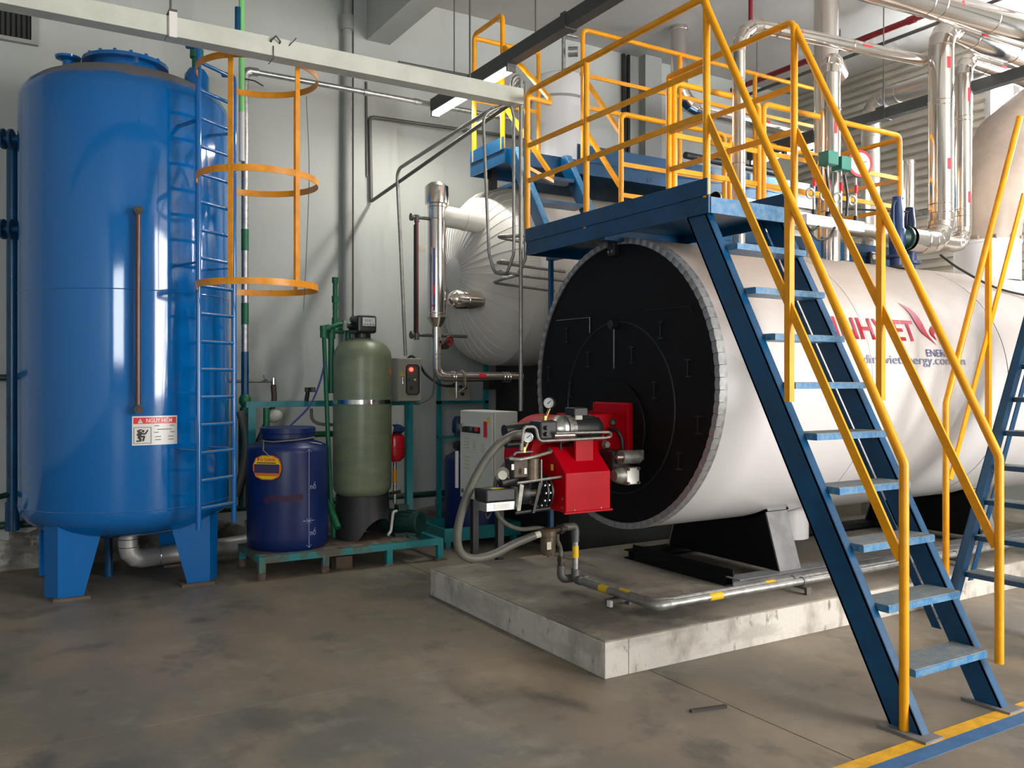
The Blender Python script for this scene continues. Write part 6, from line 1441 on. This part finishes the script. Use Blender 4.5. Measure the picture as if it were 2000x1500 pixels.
conduit([(3.320, 5.560, 3.565), (3.162, 7.850, 3.245)], 'dark conduit sloping from the tray to the wall corner', 0.016, 0.0, 'dark_conduit')
conduit([(3.155, 7.860, 3.231), (3.139, 7.860, 4.055), (5.6, 7.86, 4.12)], 'dark conduit up the wall then right along it below the galvanised pipe', 0.018, 0.05, 'dark_conduit')
conduit([(3.121, 7.880, 3.478), (3.111, 7.880, 4.392)], 'short vertical dark conduit left of the wall corner', 0.012, 0.0, 'dark_conduit')
conduit([(3.448, 7.880, 4.644), (4.352, 7.880, 4.656)], 'short dark conduit high on the wall above the tray', 0.016, 0.0, 'dark_conduit')
for k, (px, lab) in enumerate(((1264, 'left one of the two dark conduits on the column behind the upper platform'), (1271, 'right one of the two dark conduits on the column behind the upper platform'))):
    x = 6.30 + 0.07 * k
    conduit([(x, WY - 0.03, CZ - 0.02), (x, WY - 0.03, 3.85), (x - 0.5, WY - 0.03, 3.72)], lab, 0.022, 0.05, 'hose_black')
tag(MB().sweep(smooth_curve([(1.92, 6.0, 3.52), (1.94, 6.0, 3.0), (1.92, 6.0, 2.4), (1.90, 6.0, 2.0)]), 0.003, 6).build('hanging_wire', 'hose_grey'), 'thin wire hanging at the right of the ladder cage', 'wire')

# dark trunking with fluorescent lamps
def lamp_trunk(name, X, y0, y1, z, label):
    t = thing(name, (X, (y0 + y1) / 2, z), label, 'cable trunking')
    MB().box(X - 0.045, X + 0.045, y0, y1, z - 0.02, z + 0.08).build('trunking', 'trunking_grey', t, smooth=0)
    return t
def lamp(X, y, z, label, ln=0.58, power=24):
    t = thing('fluorescent_lamp', (X, y, z), label, 'lamp', 'fluorescent lamps')
    MB().box(X - 0.04, X + 0.04, y - ln / 2 - 0.03, y + ln / 2 + 0.03, z - 0.02, z).build('housing', 'lamp_body', t, smooth=0)
    for s in (-0.022, 0.022): MB().cyl((X + s, y - ln / 2, z - 0.04), (X + s, y + ln / 2, z - 0.04), 0.015, n=12).build('tube', 'lamp_tube', t)
    for s in (-1, 1): MB().box(X - 0.04, X + 0.04, y + s * (ln / 2 + 0.015) - 0.012, y + s * (ln / 2 + 0.015) + 0.012, z - 0.06, z - 0.02).build('end_holder', 'lamp_body', t, smooth=0)
    l = bpy.data.lights.new('lamp_light', 'AREA'); l.shape = 'RECTANGLE'; l.size = 0.07; l.size_y = ln; l.energy = power; l.color = (1.0, 0.97, 0.90)
    o = bpy.data.objects.new('lamp_light', l); COL.objects.link(o); o.parent = t; o.location = (0, 0, -0.07)
tk1 = lamp_trunk('lamp_trunking', 3.56, 0.6, 7.30, 4.05, 'dark grey lamp trunking hung from the ceiling above the tray end')
MB().box(3.505, 3.615, 5.08, 5.14, 4.02, 4.14).build('joint_sleeve', 'trunking_grey', tk1, smooth=0)
for y in (5.55, 4.6, 6.9): MB().cyl((3.56, y, 4.13), (3.56, y, CZ), 0.006, n=8).build('hanger_rod', 'dark_conduit', tk1)
lamp(3.56, 6.22, 4.03, 'nearer lit fluorescent lamp under the dark trunking', power=13)
lamp(3.56, 6.98, 4.03, 'farther lit fluorescent lamp under the dark trunking, left of the other', power=10)
tk2 = lamp_trunk('far_trunking', 7.60, 2.0, 6.9, 4.12, 'dark trunking hung along the end of the room before the siding')
for y in (5.45, 3.4): MB().cyl((7.60, y, 4.20), (7.60, y, CZ), 0.006, n=8).build('hanger_rod', 'dark_conduit', tk2)
MB().box(7.54, 7.66, 5.40, 5.50, 4.09, 4.22).build('hanger_clip', 'trunking_grey', tk2, smooth=0)
tk3 = lamp_trunk('middle_trunking', 6.95, 5.66, 6.60, 3.88, 'short dark trunking carrying the far lamps behind the yellow rails')
for y in (5.75, 6.5): MB().cyl((6.95, y, 3.96), (6.95, y, CZ), 0.005, n=8).build('hanger_rod', 'dark_conduit', tk3)
lamp(6.95, 5.88, 3.86, 'right one of the two far lit lamps behind the yellow rails', ln=0.36, power=6)
lamp(6.95, 6.34, 3.86, 'left one of the two far lit lamps behind the yellow rails', ln=0.40, power=6)
# sprinkler pipes
sp = thing('sprinkler_pipe', (6.5, 4.5, 5.1), 'dark red sprinkler pipe along the ceiling at the right', 'pipe')
MB().cyl((7.9, 1.0, 5.12), (7.9, 7.8, 5.12), 0.032, n=12).build('pipe', 'red_dark', sp)
for y in (4.2, 5.0, 6.2): MB().cyl((7.9, y, 5.12), (7.9, y, CZ), 0.008, n=8).build('hanger', 'dark_conduit', sp)
for y in (5.35, 6.6): MB().cyl((7.9, y - 0.04, 5.12), (7.9, y + 0.04, 5.12), 0.04, n=12).build('coupling', 'red_dark', sp)
tag(MB().cyl((8.15, 1.0, 5.10), (8.15, 7.8, 5.10), 0.02, n=10).build('ceiling_conduit', 'dark_conduit'), 'dark conduit along the ceiling beside the red sprinkler pipe', 'conduit')
for (x, y, zl, lab) in ((3.95, 5.0, 4.28, 'dark red sprinkler drop above the lamp trunking'), (5.75, 5.45, 4.55, 'dark red sprinkler drop above the platform walkway')):
    d = thing('sprinkler_drop', (x, y, CZ), lab, 'sprinkler')
    MB().cyl((x, y, zl + 0.05), (x, y, CZ), 0.02, n=10).build('pipe', 'red_dark', d)
    MB().cyl((x, y, zl), (x, y, zl + 0.05), 0.012, n=8).build('head', 'bronze_dark', d)
# small things on the floor
tag(MB().bar((2.72, 2.94, 0.006), (2.90, 2.90, 0.006), 0.02, 0.012).build('debris_strip', 'joint', smooth=0), 'small dark strip of debris on the floor before the slab', 'debris')
for o in bpy.data.objects:
    if '_o' in o: del o['_o']
